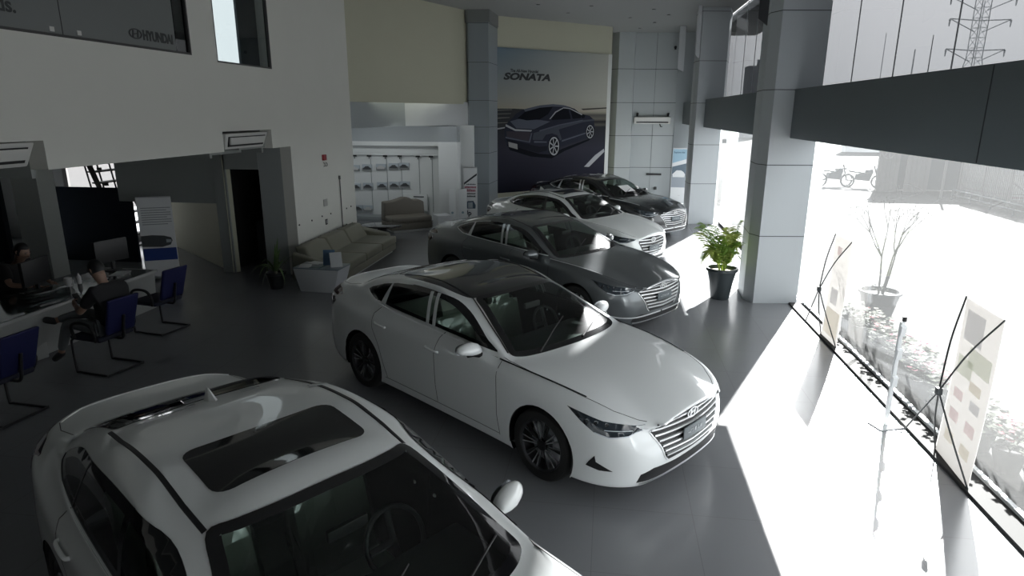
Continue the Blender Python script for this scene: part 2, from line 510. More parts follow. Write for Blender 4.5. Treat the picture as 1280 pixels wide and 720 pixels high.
def wheel_parts(parent, x, y, side, R, style, dark=False):
    """tyre with rim and disc; axis along the car's width; side +1 = right"""
    M = Matrix.Translation((x, y, R)) @ Matrix.Rotation(-side*pi/2, 4, 'X')   # local z -> outward
    w = .215
    t = MB()
    prof = [(R*.70, -w*.5), (R*.80, -w*.52), (R*.93, -w*.52), (R*.985, -w*.44), (R, -w*.3), (R, w*.3), (R*.985, w*.42), (R*.94, w*.5), (R*.82, w*.52), (R*.74, w*.49), (R*.72, w*.42), (R*.715, -w*.4), (R*.70, -w*.5)]
    t.lathe(prof, 48, M, cap=False)
    tyre = t.build('wheel', RUBBER, parent, smooth=35)
    tag(tyre, 'black tyre with alloy rim')
    r = MB(); rr = R*.72
    r.lathe([(rr*.97, -w*.4), (rr*.93, -w*.3), (rr*.9, w*.30), (rr*.93, w*.40), (rr, w*.46), (rr*1.0, w*.40)], 48, M, cap=False)
    # spokes
    def sp(a, da0, da1, r0, r1, z0, z1, mi):
        v = []
        for (rad, dd, z) in ((r0, da0, z0), (r1, da1, z1)):
            for sg in (-1, 1):
                ang = a + sg*dd
                v.append(M @ Vector((rad*cos(ang), rad*sin(ang), z)))
                v.append(M @ Vector((rad*cos(ang), rad*sin(ang), z-.03)))
        # v: 0 top-,1 bot-,2 top+,3 bot+,4..7 outer
        r.add(v, [(0,2,6,4),(1,5,7,3),(0,4,5,1),(2,3,7,6)], mi)
    for k in range(5):
        a0 = 2*pi*k/5
        if style == 'sonata':
            for dv in (-.16, .16, ):
                sp(a0+dv*.8, .09, .03, rr*.18, rr*.93, w*.36, w*.43, 1)
            sp(a0+pi/5, .10, .035, rr*.2, rr*.93, w*.33, w*.40, 2)
            sp(a0+pi/5+.14, .03, .012, rr*.3, rr*.93, w*.35, w*.42, 1)
        else:
            sp(a0-.2, .16, .06, rr*.18, rr*.93, w*.36, w*.42, 1)
            sp(a0+.2, .16, .06, rr*.18, rr*.93, w*.36, w*.42, 1)
    rim = r.build('rim', [DARKMETAL, mat('spoke', (.62, .63, .64), .25, metal=.9), BLACK], tyre, smooth=30)
    tag(rim, 'machined alloy rim with split spokes')
    h = MB(); h.lathe([(rr*.24, w*.28), (rr*.22, w*.39), (rr*.15, w*.42), (.0001, w*.42)], 20, M)
    h.build('hub_cap', GLOSSBLACK, tyre, smooth=30)
    b = MB(); b.lathe([(rr*.35, -w*.1), (rr*.80, -w*.1), (rr*.80, -w*.02), (rr*.35, -w*.02), (rr*.34, .02), (.001, .02)], 32, M)
    b.build('brake_disc', SATIN, tyre, smooth=30)
    return tyre

def logo_geo(mb, M, s, mi=0, depth=.006):
    """oval with a slanted H inside"""
    n = 32; v = []
    for (a, z) in ((1.0, 0), (1.0, depth), (.84, depth), (.84, 0)):
        for k in range(n):
            t = 2*pi*k/n
            yy = sin(t)*(.5 if a == 1.0 else .40)
            v.append(M @ Vector((cos(t)*a*s, yy*s*1.05, z)))
    f = []
    for r in range(4):
        for k in range(n):
            f.append((r*n+k, r*n+(k+1) % n, ((r+1) % 4)*n+(k+1) % n, ((r+1) % 4)*n+k))
    mb.add(v, f, mi)
    def bar(pts):
        v = [M @ Vector((x*s, y*s, 0)) for x, y in pts] + [M @ Vector((x*s, y*s, depth)) for x, y in pts]
        k = len(pts)
        mb.add(v, [tuple(range(k-1, -1, -1)), tuple(range(k, 2*k))]+[(i, (i+1) % k, k+(i+1) % k, k+i) for i in range(k)], mi)
    bar([(-.52,-.34),(-.34,-.38),(-.22,.36),(-.40,.36)])
    bar([(.22,-.36),(.40,-.36),(.52,.34),(.34,.38)])
    bar([(-.30,-.10),(.30,.02),(.34,.12),(-.26,0)])

def solid_paint(p):
    n = p.name + '_trim'
    if n in MATS: return MATS[n]
    q = p.copy(); q.name = n
    nt = q.node_tree
    nt.links.new(nt.nodes['Principled BSDF'].outputs[0], nt.nodes['Material Output'].inputs['Surface'])
    MATS[n] = q
    return q

def make_car(name, pos, heading, paint, roofpaint, label, group, kind='sonata', mod=None, sunroof=False, fin=False, scale=(1, 1, 1),
             drl=True, film=True, chrome_line=True, paper=False, lip_chrome=False, R=.335, plate=True):
    F = Vector((cos(heading), sin(heading), 0))
    sx = scale[0]
    c = 2.4*sx
    root = empty(name, (pos[0]-F.x*c, pos[1]-F.y*c, 0), heading+pi, label, 'car', group)
    sc = Vector(scale)
    def MM(p):
        q = Vector(p)
        if mod: q = mod(q)
        return Vector((q.x*sc.x, q.y*sc.y, q.z*sc.z))
    sh = Shell(MM)
    psol = solid_paint(paint)
    def T(L): return [MM(p) for p in L]
    ins = []            # everything is built in nose coordinates then shifted
    cars = Matrix.Translation((-c, 0, 0))
    def fin_(o):
        o.data.transform(cars); return o
    # ---------------- outlines
    wsR = [(2.115,0,1.39),(2.12,.25,1.385),(2.15,.42,1.37),(2.185,.545,1.345),(2.02,.60,1.27),(1.82,.66,1.17),(1.62,.715,1.065),(1.475,.755,.995),(1.40,.70,.99),(1.345,.58,.992),(1.30,.36,.997),(1.275,0,1.0)]
    ws = [p for p in wsR] + [(p[0], -p[1], p[2]) for p in wsR[-2:0:-1]]
    rwR = [(3.50,0,1.40),(3.50,.25,1.395),(3.51,.43,1.385),(3.54,.515,1.365),(3.72,.535,1.315),(3.95,.555,1.245),(4.15,.555,1.18),(4.22,.48,1.165),(4.235,.25,1.17),(4.24,0,1.172)]
    rw = rwR + [(p[0], -p[1], p[2]) for p in rwR[-2:0:-1]]
    if kind == 'sonata':
        dlo = [(1.555,.86,1.018),(1.72,.85,1.092),(1.90,.82,1.178),(2.10,.79,1.268),(2.3,.76,1.336),(2.5,.74,1.368),(2.74,.73,1.38),(3.0,.73,1.374),(3.3,.73,1.338),(3.58,.73,1.277),(3.80,.75,1.205),(3.855,.76,1.17),(3.78,.77,1.145),(3.6,.80,1.105),(3.3,.82,1.085),(2.9,.84,1.07),(2.4,.85,1.052),(1.9,.86,1.03)]
        cutB = (2.58, 2.66); drB = 2.32
    else:
        dlo = [(1.56,.86,1.02),(1.72,.85,1.09),(1.90,.82,1.18),(2.10,.79,1.27),(2.28,.76,1.333),(2.5,.74,1.368),(2.74,.73,1.380),(3.0,.73,1.374),(3.3,.73,1.342),(3.55,.73,1.305),(3.74,.75,1.245),(3.86,.76,1.19),(3.84,.77,1.165),(3.66,.80,1.125),(3.3,.82,1.10),(2.9,.84,1.08),(2.4,.85,1.06),(1.9,.86,1.035)]
        cutB = (2.60, 2.70); drB = 2.32
    # ---------------- skin: remove faces under the glass, cut the wheel arches
    dead = set(); 
    polys = []
    for poly, d, mg in ((T(ws), (.5, 0, -1), .028), (T(rw), (-.35, 0, -1), .028), (T(dlo), (0, -1, 0), .012)):
        dd, a, b = frame2d(d); polys.append(([(p.dot(a), p.dot(b)) for p in poly], a, b, dd, mg))
    cen = [sum((sh.v[i] for i in f), Vector())/len(f) for f in sh.f]
    fnn = [(sh.v[f[1]]-sh.v[f[0]]).cross(sh.v[f[-1]]-sh.v[f[0]]).normalized() for f in sh.f]
    for i, q in enumerate(cen):
        if q.z < .9*sc.z: continue
        for n_, (pl, a, b, dd, mg) in enumerate(polys):
            qq = Vector((q.x, abs(q.y), q.z)) if n_ == 2 else q
            nn_ = Vector((fnn[i].x, abs(fnn[i].y), fnn[i].z)) if n_ == 2 else fnn[i]
            if nn_.dot(dd) > -.25: continue
            p = (qq.dot(a), qq.dot(b))
            if inpoly(p, pl) and edist(p, pl) > mg: dead.add(i); break
    # arches
    ax = [(.945*sc.x if not mod else MM((.945, .9, .3)).x), MM((3.785, .9, .3)).x]
    RA = R + .045
    newv = [p.copy() for p in sh.v]
    inside = set()
    for i, p in enumerate(sh.v):
        for X in ax:
            r = math.hypot(p.x-X, p.z-R)
            if r < RA and abs(p.y) > .6 and p.z < 1: inside.add(i)
    for fi, f in enumerate(sh.f):
        k = sum(1 for i in f if i in inside)
        if k == len(f): dead.add(fi)
    for fi, f in enumerate(sh.f):
        if fi in dead: continue
        for i in f:
            if i in inside:
                for X in ax:
                    p = sh.v[i]; r = math.hypot(p.x-X, p.z-R)
                    if r < RA:
                        s_ = RA/max(r, .01); newv[i] = Vector((X+(p.x-X)*s_, p.y, R+(p.z-R)*s_))
    names = ['body', 'hood', 'boot_lid', 'roof', 'front_door', 'rear_door', 'front_door', 'rear_door']
    pm = [paint, paint, paint, roofpaint, paint, paint, paint, paint]
    parts = {}
    for pi_ in range(8):
        idx = {}; V = []; Fc = []; Nv = []
        for fi, f in enumerate(sh.f):
            if sh.fm[fi] != pi_ or fi in dead: continue
            g = []
            for i in f:
                if i not in idx: idx[i] = len(V); V.append(newv[i]); Nv.append(sh.n[i])
                g.append(idx[i])
            Fc.append(g)
        me = bpy.data.meshes.new(names[pi_]); me.from_pydata([tuple(p) for p in V], [], Fc)
        me.materials.append(pm[pi_])
        me.polygons.foreach_set('use_smooth', [True]*len(me.polygons))
        me.transform(cars)
        me.normals_split_custom_set_from_vertices([tuple(n) for n in Nv])
        o = bpy.data.objects.new(names[pi_], me); link(o, root); parts[pi_] = o
    body = parts[0]
    if roofpaint != paint: tag(parts[3], 'black panoramic roof panel')
    # ---------------- underside and arch liners
    u = MB()
    fl = [MM(p) for p in RX[0]]
    ring = [(p.x, p.y*.97, .2) for p in fl] + [(p.x, -p.y*.97, .2) for p in fl[-2:0:-1]]
    k = len(ring); u.add(ring, [tuple(range(k))[::-1]])
    fin_(u.build('underbody', BLACK, root))
    for X in ax:
        for sd in (1, -1):
            l = MB(); n = 24
            yo = sh.cast((X, sd*.9, R+RA*.9), (0, -sd, 0))[0].y - sd*.012
            v = []
            for yy in (yo, sd*.56):
                for t in range(n+1):
                    an = -0.25 + (pi+.5)*t/n
                    v.append((X+cos(an)*(RA-.004), yy, R+sin(an)*(RA-.004)))
            f = [(t, t+1, n+2+t, n+1+t) for t in range(n)] + [tuple(n+1+t for t in range(n+1))]
            l.add(v, f)
            fin_(l.build('wheel_arch_liner', BLACK, root))
            yw = sh.cast((X, sd*.9, R+RA*.9), (0, -sd, 0))[0].y - sd*.125
            w_ = wheel_parts(root, X - c, yw, sd, R, kind)
    # ---------------- glass
    GL = glass_mat('car_glass', (.62, .70, .66), 1.55, .02, bloom=.4)
    GS = glass_mat('car_glass_side', (.36, .41, .39), 1.5, .02)
    GD = glass_mat('car_glass_dark', (.10, .12, .12), 1.55)
    g = MB(); patch(g, sh, T(ws), (.5, 0, -1), .005, .06, .009, 0, 1, .062, smooth_poly=4)
    o = fin_(g.build('windshield', [GL, GLOSSBLACK], root, smooth=60))
    g = MB(); patch(g, sh, T(rw), (-.35, 0, -1), .005, .06, .009, 0, 1, .062, smooth_poly=4)
    fin_(g.build('rear_window', [GD, GLOSSBLACK], root, smooth=60))
    for sd in (1, -1):
        g = MB(); patch(g, sh, T(dlo), (0, -1, 0), .006, .035, .010, 0, 1, .042, side=sd, smooth_poly=3)
        sw = fin_(g.build('side_window', [GS, GLOSSBLACK], root, smooth=60))
        # pillar trims on the side glass
        g = MB()
        def slant(xb, xt, zb, zt, w, m_=0, q=g, sd=sd):
            ribbon(q, sh, T([(xb, .85, zb), ((xb+xt)/2, .80, (zb+zt)/2), (xt, .74, zt)]), (0, -1, 0), w, .008, .05, m_, side=sd)
        if kind == 'sonata':
            tm = mat('trim_white', (.62, .64, .64), .3) if paint.name == 'white_paint' else SATIN
            for xx in (2.495, 2.60):
                g = MB(); slant(xx, xx+.06, 1.062, 1.368, .052, q=g)
                fin_(g.build('pillar_trim', tm, sw, smooth=40))
            g = MB()
            patch(g, sh, T([(3.385,.82,1.085),(3.475,.81,1.098),(3.40,.75,1.312),(3.375,.75,1.316)]), (0, -1, 0), .009, .05, .008, 0, side=sd)
            fin_(g.build('quarter_pillar', tm, sw, smooth=40))
        else:
            slant(2.55, 2.60, 1.065, 1.375, .055)
            fin_(g.build('pillar_trim', GLOSSBLACK, sw, smooth=40))
            g = MB(); ribbon(g, sh, T([(3.36,.82,1.10),(3.30,.78,1.22),(3.27,.74,1.335)]), (0, -1, 0), .012, .010, .05, side=sd)
            fin_(g.build('window_divider', BLACK, sw, smooth=40))
        g = MB()
        if kind == 'sonata':
            ribbon(g, sh, T(dlo[9:]+[dlo[0]]), (0, -1, 0), .016, .009, .03, side=sd)
            ribbon(g, sh, T(dlo[7:10]), (0, -1, 0), .012, .009, .03, side=sd)
            fin_(g.build('window_trim', CHROME, sw, smooth=60))
        else:
            ribbon(g, sh, T(dlo[11:]+[dlo[0]]), (0, -1, 0), .014, .008, .03, side=sd)
            fin_(g.build('window_trim', BLACK, sw, smooth=60))
        # hood-side chrome line (sonata) ; roof ditch
        if kind == 'sonata' and chrome_line:
            g = MB(); ribbon(g, sh, T([(1.50,.875,1.0),(1.2,.85,.965),(.85,.81,.925),(.56,.77,.885)]), (0, -.7, -.7), .014, .008, .04, side=sd)
            fin_(g.build('chrome_strip', CHROME if paint.name != 'white_paint' else mat('strip_dark', (.08,.085,.09), .2, metal=1), root, smooth=60))
        g = MB()
        ribbon(g, sh, T([(1.49,.765,1.0),(1.65,.715,1.085),(1.85,.665,1.19),(2.05,.61,1.29),(2.2,.565,1.352),(2.45,.56,1.405),(2.8,.56,1.425),(3.2,.56,1.41),(3.5,.535,1.375)] if kind == 'sonata' else
               [(2.185,.55,1.35),(2.4,.56,1.40),(2.7,.56,1.423),(3.0,.56,1.42),(3.25,.56,1.405),(3.52,.545,1.37)]), (0, 0, -1), .026 if kind != 'sonata' else .012, .004, .04, side=sd)
        fin_(g.build('roof_seal', BLACK, root, smooth=60))
        # shut lines
        g = MB(); W_ = .006
        D = (0, -1, 0)
        ribbon(g, sh, T([(1.47,.9,1.0),(1.48,.93,.8),(1.49,.93,.45),(1.46,.93,.25)]), D, W_, .0015, .04, side=sd)
        ribbon(g, sh, T([(drB-.03,.9,1.05),(drB+.03,.93,.98),(drB+.09,.93,.8),(drB+.10,.93,.45),(drB+.08,.93,.27)]), D, W_, .0015, .04, side=sd)
        ribbon(g, sh, T([(3.40,.84,1.08),(3.52,.9,.98),(3.52,.93,.82),(3.42,.93,.62),(3.36,.93,.42),(3.30,.93,.27)]), D, W_, .0015, .04, side=sd)
        ribbon(g, sh, T([(1.47,.93,.262),(3.34,.93,.262)]), D, W_, .0015, .06, side=sd)
        ribbon(g, sh, T([(1.46,.83,.99),(1.0,.83,.94),(.58,.775,.88),(.32,.70,.805),(.16,.59,.752),(.11,.53,.728)]), (0, -.5, -1), W_, .0015, .04, side=sd)
        ribbon(g, sh, T([(4.24,.60,1.15),(4.45,.63,1.11),(4.62,.60,1.085)]), (0, -.2, -1), W_, .0015, .04, side=sd)
        fin_(g.build('panel_gap', BLACK, root))
        # handles
        for (hx, hz, dr) in ((2.44, .845, 4 if sd == 1 else 6), (3.36, .885, 5 if sd == 1 else 7)):
            hp, hn = sh.cast(MM((hx, .93, hz)) * 1 if sd == 1 else Vector((MM((hx, .93, hz)).x, -MM((hx, .93, hz)).y, MM((hx, .93, hz)).z)), (0, -sd, 0))
            g = MB()
            arc = [(hp.x-.10, hp.y-sd*.005, hp.z-.008), (hp.x-.085, hp.y+sd*.017, hp.z-.004), (hp.x, hp.y+sd*.022, hp.z), (hp.x+.085, hp.y+sd*.017, hp.z+.004), (hp.x+.10, hp.y-sd*.005, hp.z+.006)]
            g.tube(catmull(arc, 4), .013, 8)
            fin_(g.build('door_handle', psol, parts[dr], smooth=60))
        # mirror
        mc = MM((1.78, 1.0, 1.02)); g = MB()
        nl, nr_ = 8, 14
        v = []; f = []
        for i in range(nl+1):
            th = pi*i/nl
            for k2 in range(nr_):
                ph = 2*pi*k2/nr_
                lx = -cos(th)          # along the width, -1 inboard .. +1 outboard
                rr_ = sin(th)**.6 if 0 < i < nl else 0
                taper = 1.0 - .25*max(0, lx)
                xx = cos(ph)*rr_*(.085 if cos(ph) < 0 else .045)*taper
                zz = sin(ph)*rr_*(.085 if sin(ph) > 0 else .042)*taper + .012*lx
                v.append((mc.x + xx + .02*lx, sd*(mc.y + lx*.125), mc.z + zz))
        for i in range(nl):
            for k2 in range(nr_):
                q = (i*nr_+k2, i*nr_+(k2+1) % nr_, (i+1)*nr_+(k2+1) % nr_, (i+1)*nr_+k2)
                f.append(q if sd == 1 else q[::-1])
        g.add(v, f)
        mo = fin_(g.build('side_mirror', psol, root, smooth=80, merge=1e-4))
        g = MB()
        v = []; n = 20
        for rr2, xo in ((1.0, .046), (.0, .05)):
            for k2 in range(n):
                ph = 2*pi*k2/n
                ex = abs(cos(ph))**.7*(1 if cos(ph) > 0 else -1); ez = abs(sin(ph))**.7*(1 if sin(ph) > 0 else -1)
                v.append((mc.x+xo+.02*ex*rr2, sd*(mc.y+ex*.108*rr2), mc.z+.008+ez*.058*rr2))
        g.add(v, [(k2, (k2+1) % n, n+(k2+1) % n, n+k2) for k2 in range(n)])
        fin_(g.build('mirror_glass', mat('mirror_glass', (.5, .52, .55), .02, metal=1), mo))
        g = MB()
        sp_ = sh.cast(MM((1.72, .86, .99)) if sd == 1 else Vector((MM((1.72,.86,.99)).x, -MM((1.72,.86,.99)).y, MM((1.72,.86,.99)).z)), (0, -sd, 0))[0]
        g.tube([(sp_.x+.02, sp_.y-sd*.01, sp_.z-.03), (mc.x+.01, sd*(mc.y-.07), mc.z-.055), (mc.x+.01, sd*(mc.y), mc.z-.05)], [.035, .024, .02], 8)
        fin_(g.build('mirror_stalk', BLACK, mo, smooth=60))
        # headlight
        if kind == 'sonata':
            hl = [(.66,.89,.815),(.50,.87,.79),(.35,.80,.755),(.22,.64,.735),(.13,.54,.728),(.14,.565,.685),(.20,.66,.645),(.30,.79,.635),(.40,.85,.66),(.52,.885,.73)]
        else:
            hl = [(.64,.89,.80),(.48,.87,.775),(.34,.80,.745),(.20,.62,.715),(.10,.52,.69),(.13,.56,.655),(.22,.68,.625),(.33,.80,.625),(.45,.86,.665),(.55,.885,.73)]
        g = MB(); Dh = (.62, -.78, -.05)
        patch(g, sh, T(hl), Dh, .004, .04, .008, 0, side=sd)
        ho = fin_(g.build('headlight', mat('headlight_lens', (.035, .045, .055), .06, coat=1.0), root, smooth=60))
        for (px, py, pz) in ((.47,.86,.745),(.40,.83,.74),(.33,.78,.73)):
            g = MB()
            p0 = MM((px, py, pz)); p_, n_ = sh.cast((p0.x, p0.y*sd, p0.z), (Dh[0], Dh[1]*sd, Dh[2]))
            Mz = Matrix.Translation(p_ + n_*.0045) @ n_.to_track_quat('Z', 'Y').to_matrix().to_4x4()
            g.lathe([(.018, 0), (.016, .003), (.010, .001), (.0005, .001)], 14, Mz)
            fin_(g.build('lamp_lens', mat('lens_grey', (.14, .15, .16), .15, metal=.8), ho, smooth=40))
        g = MB(); ribbon(g, sh, T([hl[4], hl[5], hl[6], hl[7], hl[8]]), Dh, .010, .0065, .03, side=sd)
        ribbon(g, sh, T([hl[5], (.22,.66,.685),(.34,.80,.69)]), Dh, .006, .006, .03, side=sd)
        fin_(g.build('light_strip', mat('light_guide', (.7, .74, .78), .2), ho, smooth=60))
        if kind == 'sonata':
            g = MB()
            if lip_chrome:
                ribbon(g, sh, T([(.50,.88,.50),(.40,.84,.35)]), Dh, .03, .008, .03, side=sd)
                ribbon(g, sh, T([(.52,.89,.34),(.38,.83,.315),(.24,.75,.30),(.13,.62,.295),(.06,.40,.295),(.04,.2,.295),(.035,0,.295)]), (.75,-.65,0), .022, .008, .04, side=sd)
                fin_(g.build('bumper_trim', CHROME, root, smooth=60))
            else:
                patch(g, sh, T([(.395,.84,.455),(.385,.835,.40),(.26,.77,.335),(.36,.82,.328),(.46,.87,.35),(.44,.86,.39)]), Dh, .004, .03, .008, side=sd)
                fin_(g.build('air_slot', BLACK, root, smooth=60))
        # tail light
        g = MB()
        patch(g, sh, T([(4.36,.80,1.02),(4.50,.74,1.055),(4.66,.6,1.06),(4.8,.42,1.02),(4.84,.42,.93),(4.78,.64,.88),(4.66,.79,.83),(4.52,.84,.86),(4.42,.85,.93)]), (-.6, -.8, 0), .004, .05, .008, side=sd)
        fin_(g.build('tail_light', mat('tail_lens', (.05, .006, .008), .08, coat=1), root, smooth=60))
    # ---------------- nose
    DF = (1, 0, 0)
    if kind == 'sonata':
        gp = [(.03,0,.745),(.05,.25,.73),(.08,.45,.695),(.10,.535,.655),(.07,.50,.60),(.05,.43,.50),(.03,.38,.40),(.01,.33,.355),(0,0,.345)]
        zs = [(.715,.49),(.665,.52),(.615,.50),(.565,.465),(.515,.43),(.465,.40),(.415,.37)]
    else:
        gp = [(.03,0,.705),(.05,.25,.70),(.08,.47,.665),(.10,.50,.60),(.07,.44,.50),(.05,.37,.40),(.03,.30,.335),(.01,.25,.32),(0,0,.31)]
        zs = [(.655,.47),(.595,.47),(.535,.43),(.475,.39),(.415,.35),(.365,.31)]
    gpf = gp + [(p[0], -p[1], p[2]) for p in gp[-2:0:-1]]
    g = MB(); patch(g, sh, T(gpf), DF, .003, .05, .008)
    gr = fin_(g.build('grille', BLACK, root, smooth=60))
    for (z, y) in zs:
        g = MB(); dz = .02
        line = [(0, -y, z), (0, -y*.75, z-.004), (0, -y*.4, z-dz*.6), (0, 0, z-dz), (0, y*.4, z-dz*.6), (0, y*.75, z-.004), (0, y, z)]
        ribbon(g, sh, T(line), DF, .017 if kind == 'sonata' else .014, .02, .04, thick=.02)
        fin_(g.build('grille_bar', CHROME, gr, smooth=60))
    g = MB()
    ribbon(g, sh, T([gp[1], gp[2], gp[3], gp[4], gp[5], gp[6], gp[7]]), DF, .012, .008, .03); ribbon(g, sh, T([gp[1], gp[2], gp[3], gp[4], gp[5], gp[6], gp[7]]), DF, .012, .008, .03, side=-1)
    ribbon(g, sh, T([(0,-.25,.73),(0,0,.748),(0,.25,.73)] if kind == 'sonata' else [(0,-.25,.70),(0,0,.708),(0,.25,.70)]), DF, .012, .008, .04)
    fin_(g.build('grille_surround', CHROME, gr, smooth=60))
    ez = .685 if kind == 'sonata' else .64
    ep = sh.cast(MM((0, 0, ez)), DF)[0]
    g = MB(); Me = Matrix.Translation((ep.x-.022, 0, ep.z)) @ Matrix(((0,0,-1,0),(-1,0,0,0),(0,1,0,0),(0,0,0,1)))
    logo_geo(g, Me, .085); fin_(g.build('emblem', CHROME, gr, smooth=40))
    if plate:
        pz = .545 if kind == 'sonata' else .47
        pp = sh.cast(MM((0, 0, pz)), DF)[0]; g = MB()
        g.obox((pp.x-.032, 0, pp.z), (.012, .36, .11))
        po = fin_(g.build('licence_plate', mat('plate_grey', (.10, .12, .13), .35), root, bevel=.003))
        g = MB()
        for (yy, ww, hh, zz) in ((.10,.03,.008,-.005),(.075,.008,.04,.0),(.045,.030,.008,.012),(.045,.008,.038,0),(.0,.028,.034,.0),(-.05,.03,.008,-.012),(-.05,.008,.036,0),(-.09,.026,.03,0)):
            g.obox((pp.x-.0395, yy, pp.z+zz), (.003, ww, hh))
        fin_(g.build('plate_lettering', mat('plate_mark', (.35, .37, .38), .5), po))
    if kind == 'sonata':
        lo = [(.05,-.50,.33),(.0,-.2,.305),(.0,.2,.305),(.05,.50,.33),(.12,.62,.30),(.14,.64,.225),(.07,.35,.215),(.05,0,.215),(.07,-.35,.215),(.14,-.64,.225),(.12,-.62,.30)]
    else:
        lo = [(.05,-.45,.27),(.0,-.2,.26),(.0,.2,.26),(.05,.45,.27),(.12,.60,.30),(.10,.5,.215),(.05,0,.215),(.10,-.5,.215),(.12,-.60,.30)]
    g = MB(); patch(g, sh, T(lo), DF, .004, .05, .008)
    fin_(g.build('lower_intake', BLACK, root, smooth=60))
    g = MB(); ribbon(g, sh, T([(0,-.62,.212),(0,-.35,.207),(0,0,.205),(0,.35,.207),(0,.62,.212)]), (1, 0, 0), .014, .012, .05)
    fin_(g.build('lower_lip', SATIN, root, smooth=60))
    # wipers
    for (x0, y0, x1, y1) in ((1.33,.50,1.56,-.05),(1.31,-.10,1.50,-.58)):
        a_ = sh.cast(MM((x0, y0, 1.0)), (0, 0, -1))[0]; b_ = sh.cast(MM((x1, y1, 1.1)), (0, 0, -1))[0]
        m_ = sh.cast((a_+b_)/2, (0, 0, -1))[0]
        g = MB(); g.tube([a_+Vector((0,0,.012)), m_+Vector((-.01,0,.03)), b_+Vector((0,0,.016))], [.009, .006, .004], 6)
        g.tube([a_.lerp(b_, .35)+Vector((0,0,.014)), m_+Vector((0,0,.018)), b_.lerp(a_, -.1)+Vector((0,0,.012))], .006, 6)
        fin_(g.build('wiper', BLACK, root, smooth=60))
    # boot lip
    g = MB()
    ribbon(g, sh, T([(4.60,-.60,1.09),(4.70,-.45,1.10),(4.735,-.2,1.105),(4.74,0,1.105),(4.735,.2,1.105),(4.70,.45,1.10),(4.60,.60,1.09)]), (-.2, 0, -1), .022, .006, .04, thick=.012)
    fin_(g.build('boot_spoiler', psol, parts[2], smooth=60))
    # ---------------- roof furniture
    if sunroof:
        g = MB()
        x0, x1, yy, rd = 2.33, 2.80, .43, .09
        # order: front-right, front-left, rear-left, rear-right
        fr = [(x0+rd-rd*cos(radians(t)), yy-rd+rd*sin(radians(t)), 1.44) for t in (90, 72, 54, 36, 18, 0)]
        fl_ = [(x0+rd-rd*cos(radians(t)), -yy+rd-rd*sin(radians(t)), 1.44) for t in (0, 18, 36, 54, 72, 90)]
        rl = [(x1-rd+rd*cos(radians(t)), -yy+rd-rd*sin(radians(t)), 1.44) for t in (90, 72, 54, 36, 18, 0)]
        rr3 = [(x1-rd+rd*cos(radians(t)), yy-rd+rd*sin(radians(t)), 1.44) for t in (0, 18, 36, 54, 72, 90)]
        patch(g, sh, T(fr+fl_+rl+rr3), (0, 0, -1), .003, .05, .006)
        fin_(g.build('sunroof', GLOSSBLACK, parts[3], smooth=60))
    if fin:
        g = MB(); xf = 3.50 if kind != 'sonata' else 3.3
        p_ = sh.cast(MM((3.42, 0, 1.4)), (0, 0, -1))[0]
        b_ = [(-.09, 0, -.01), (-.05, .028, -.01), (.03, .034, -.01), (.07, .022, -.015), (.07, -.022, -.015), (.03, -.034, -.01), (-.05, -.028, -.01)]
        m_ = [(-.02, 0, .035), (-.0, .014, .035), (.03, .017, .035), (.06, .012, .03), (.06, -.012, .03), (.03, -.017, .035), (0, -.014, .035)]
        t_ = [(.035, 0, .07), (.04, .004, .07), (.05, .004, .071), (.06, .003, .068), (.06, -.003, .068), (.05, -.004, .071), (.04, -.004, .07)]
        v = [Vector(q)+p_ for q in b_+m_+t_]; f = []
        for r_ in range(2):
            for k in range(7): f.append((r_*7+k, r_*7+(k+1) % 7, (r_+1)*7+(k+1) % 7, (r_+1)*7+k))
        f.append(tuple(14+k for k in range(7)))
        g.add(v, f); fin_(g.build('roof_antenna', psol, root, smooth=50))
    if film:      # strips of packing film left on the roof edges
        for (x_, y_) in ((3.42, .10), (3.40, -.30), (3.1, -.62)):
            g = MB(); ribbon(g, sh, T([(x_, y_, 1.4), (x_+.03, y_+.12, 1.4)]), (0, 0, -1), .05, .008, .04)
            fin_(g.build('protective_film', mat('film', (.45, .47, .47), .25), root))
    # ---------------- cabin
    seatm = mat('seat_fabric', (.50, .53, .46), .7, bump=.1); wrap = glass_mat('plastic_wrap', (.85, .88, .86), 2.6, .12, haze=.12)
    def seat(x, y, w, tilt, bench=False):
        X = MM((x, y, 0)).x; g = MB()
        sz = .30*sc.z
        g.obox((X, y, sz+.10), (.50, w, .16), 0, 0, 0, radians(-4))
        g.obox((X+.32, y, sz+.42), (.13, w*.96, .60), 0, 0, 0, radians(tilt))
        if not bench:
            g.obox((X+.41, y, sz+.80), (.09, .27, .17), 0, 0, 0, radians(tilt))
            for yy in (-.05, .05): g.tube([(X+.38, y+yy, sz+.66), (X+.41, y+yy, sz+.76)], .008, 6)
        so = fin_(g.build('rear_bench' if bench else 'front_seat', seatm, root, bevel=.035, seg=3))
        if not bench:
            # crumpled plastic cover round the backrest
            g = MB(); n = 26; rows = 9; v = []
            rnd = random.Random(int(x*100+y*10))
            for r_ in range(rows):
                zz = sz+.12+.66*r_/(rows-1); xo = X+.30+(zz-sz-.42)*math.tan(radians(tilt))*1.0
                top = 1.0 if r_ < rows-2 else (.9 if r_ == rows-2 else .62)
                for k in range(n):
                    t = 2*pi*k/n; ex = abs(cos(t))**.5*(1 if cos(t) > 0 else -1); ey = abs(sin(t))**.5*(1 if sin(t) > 0 else -1)
                    q = 1+rnd.uniform(-.05, .09)
                    v.append((xo+.02+ex*.095*q*top, y+ey*(w*.5+.012)*q*top, zz+rnd.uniform(-.01, .01)))
            f = [(r_*n+k, r_*n+(k+1) % n, (r_+1)*n+(k+1) % n, (r_+1)*n+k) for r_ in range(rows-1) for k in range(n)]
            g.add(v, f); fin_(g.build('plastic_cover', wrap, so))
    for y in (.37, -.37): seat(2.42, y, .50, 14)
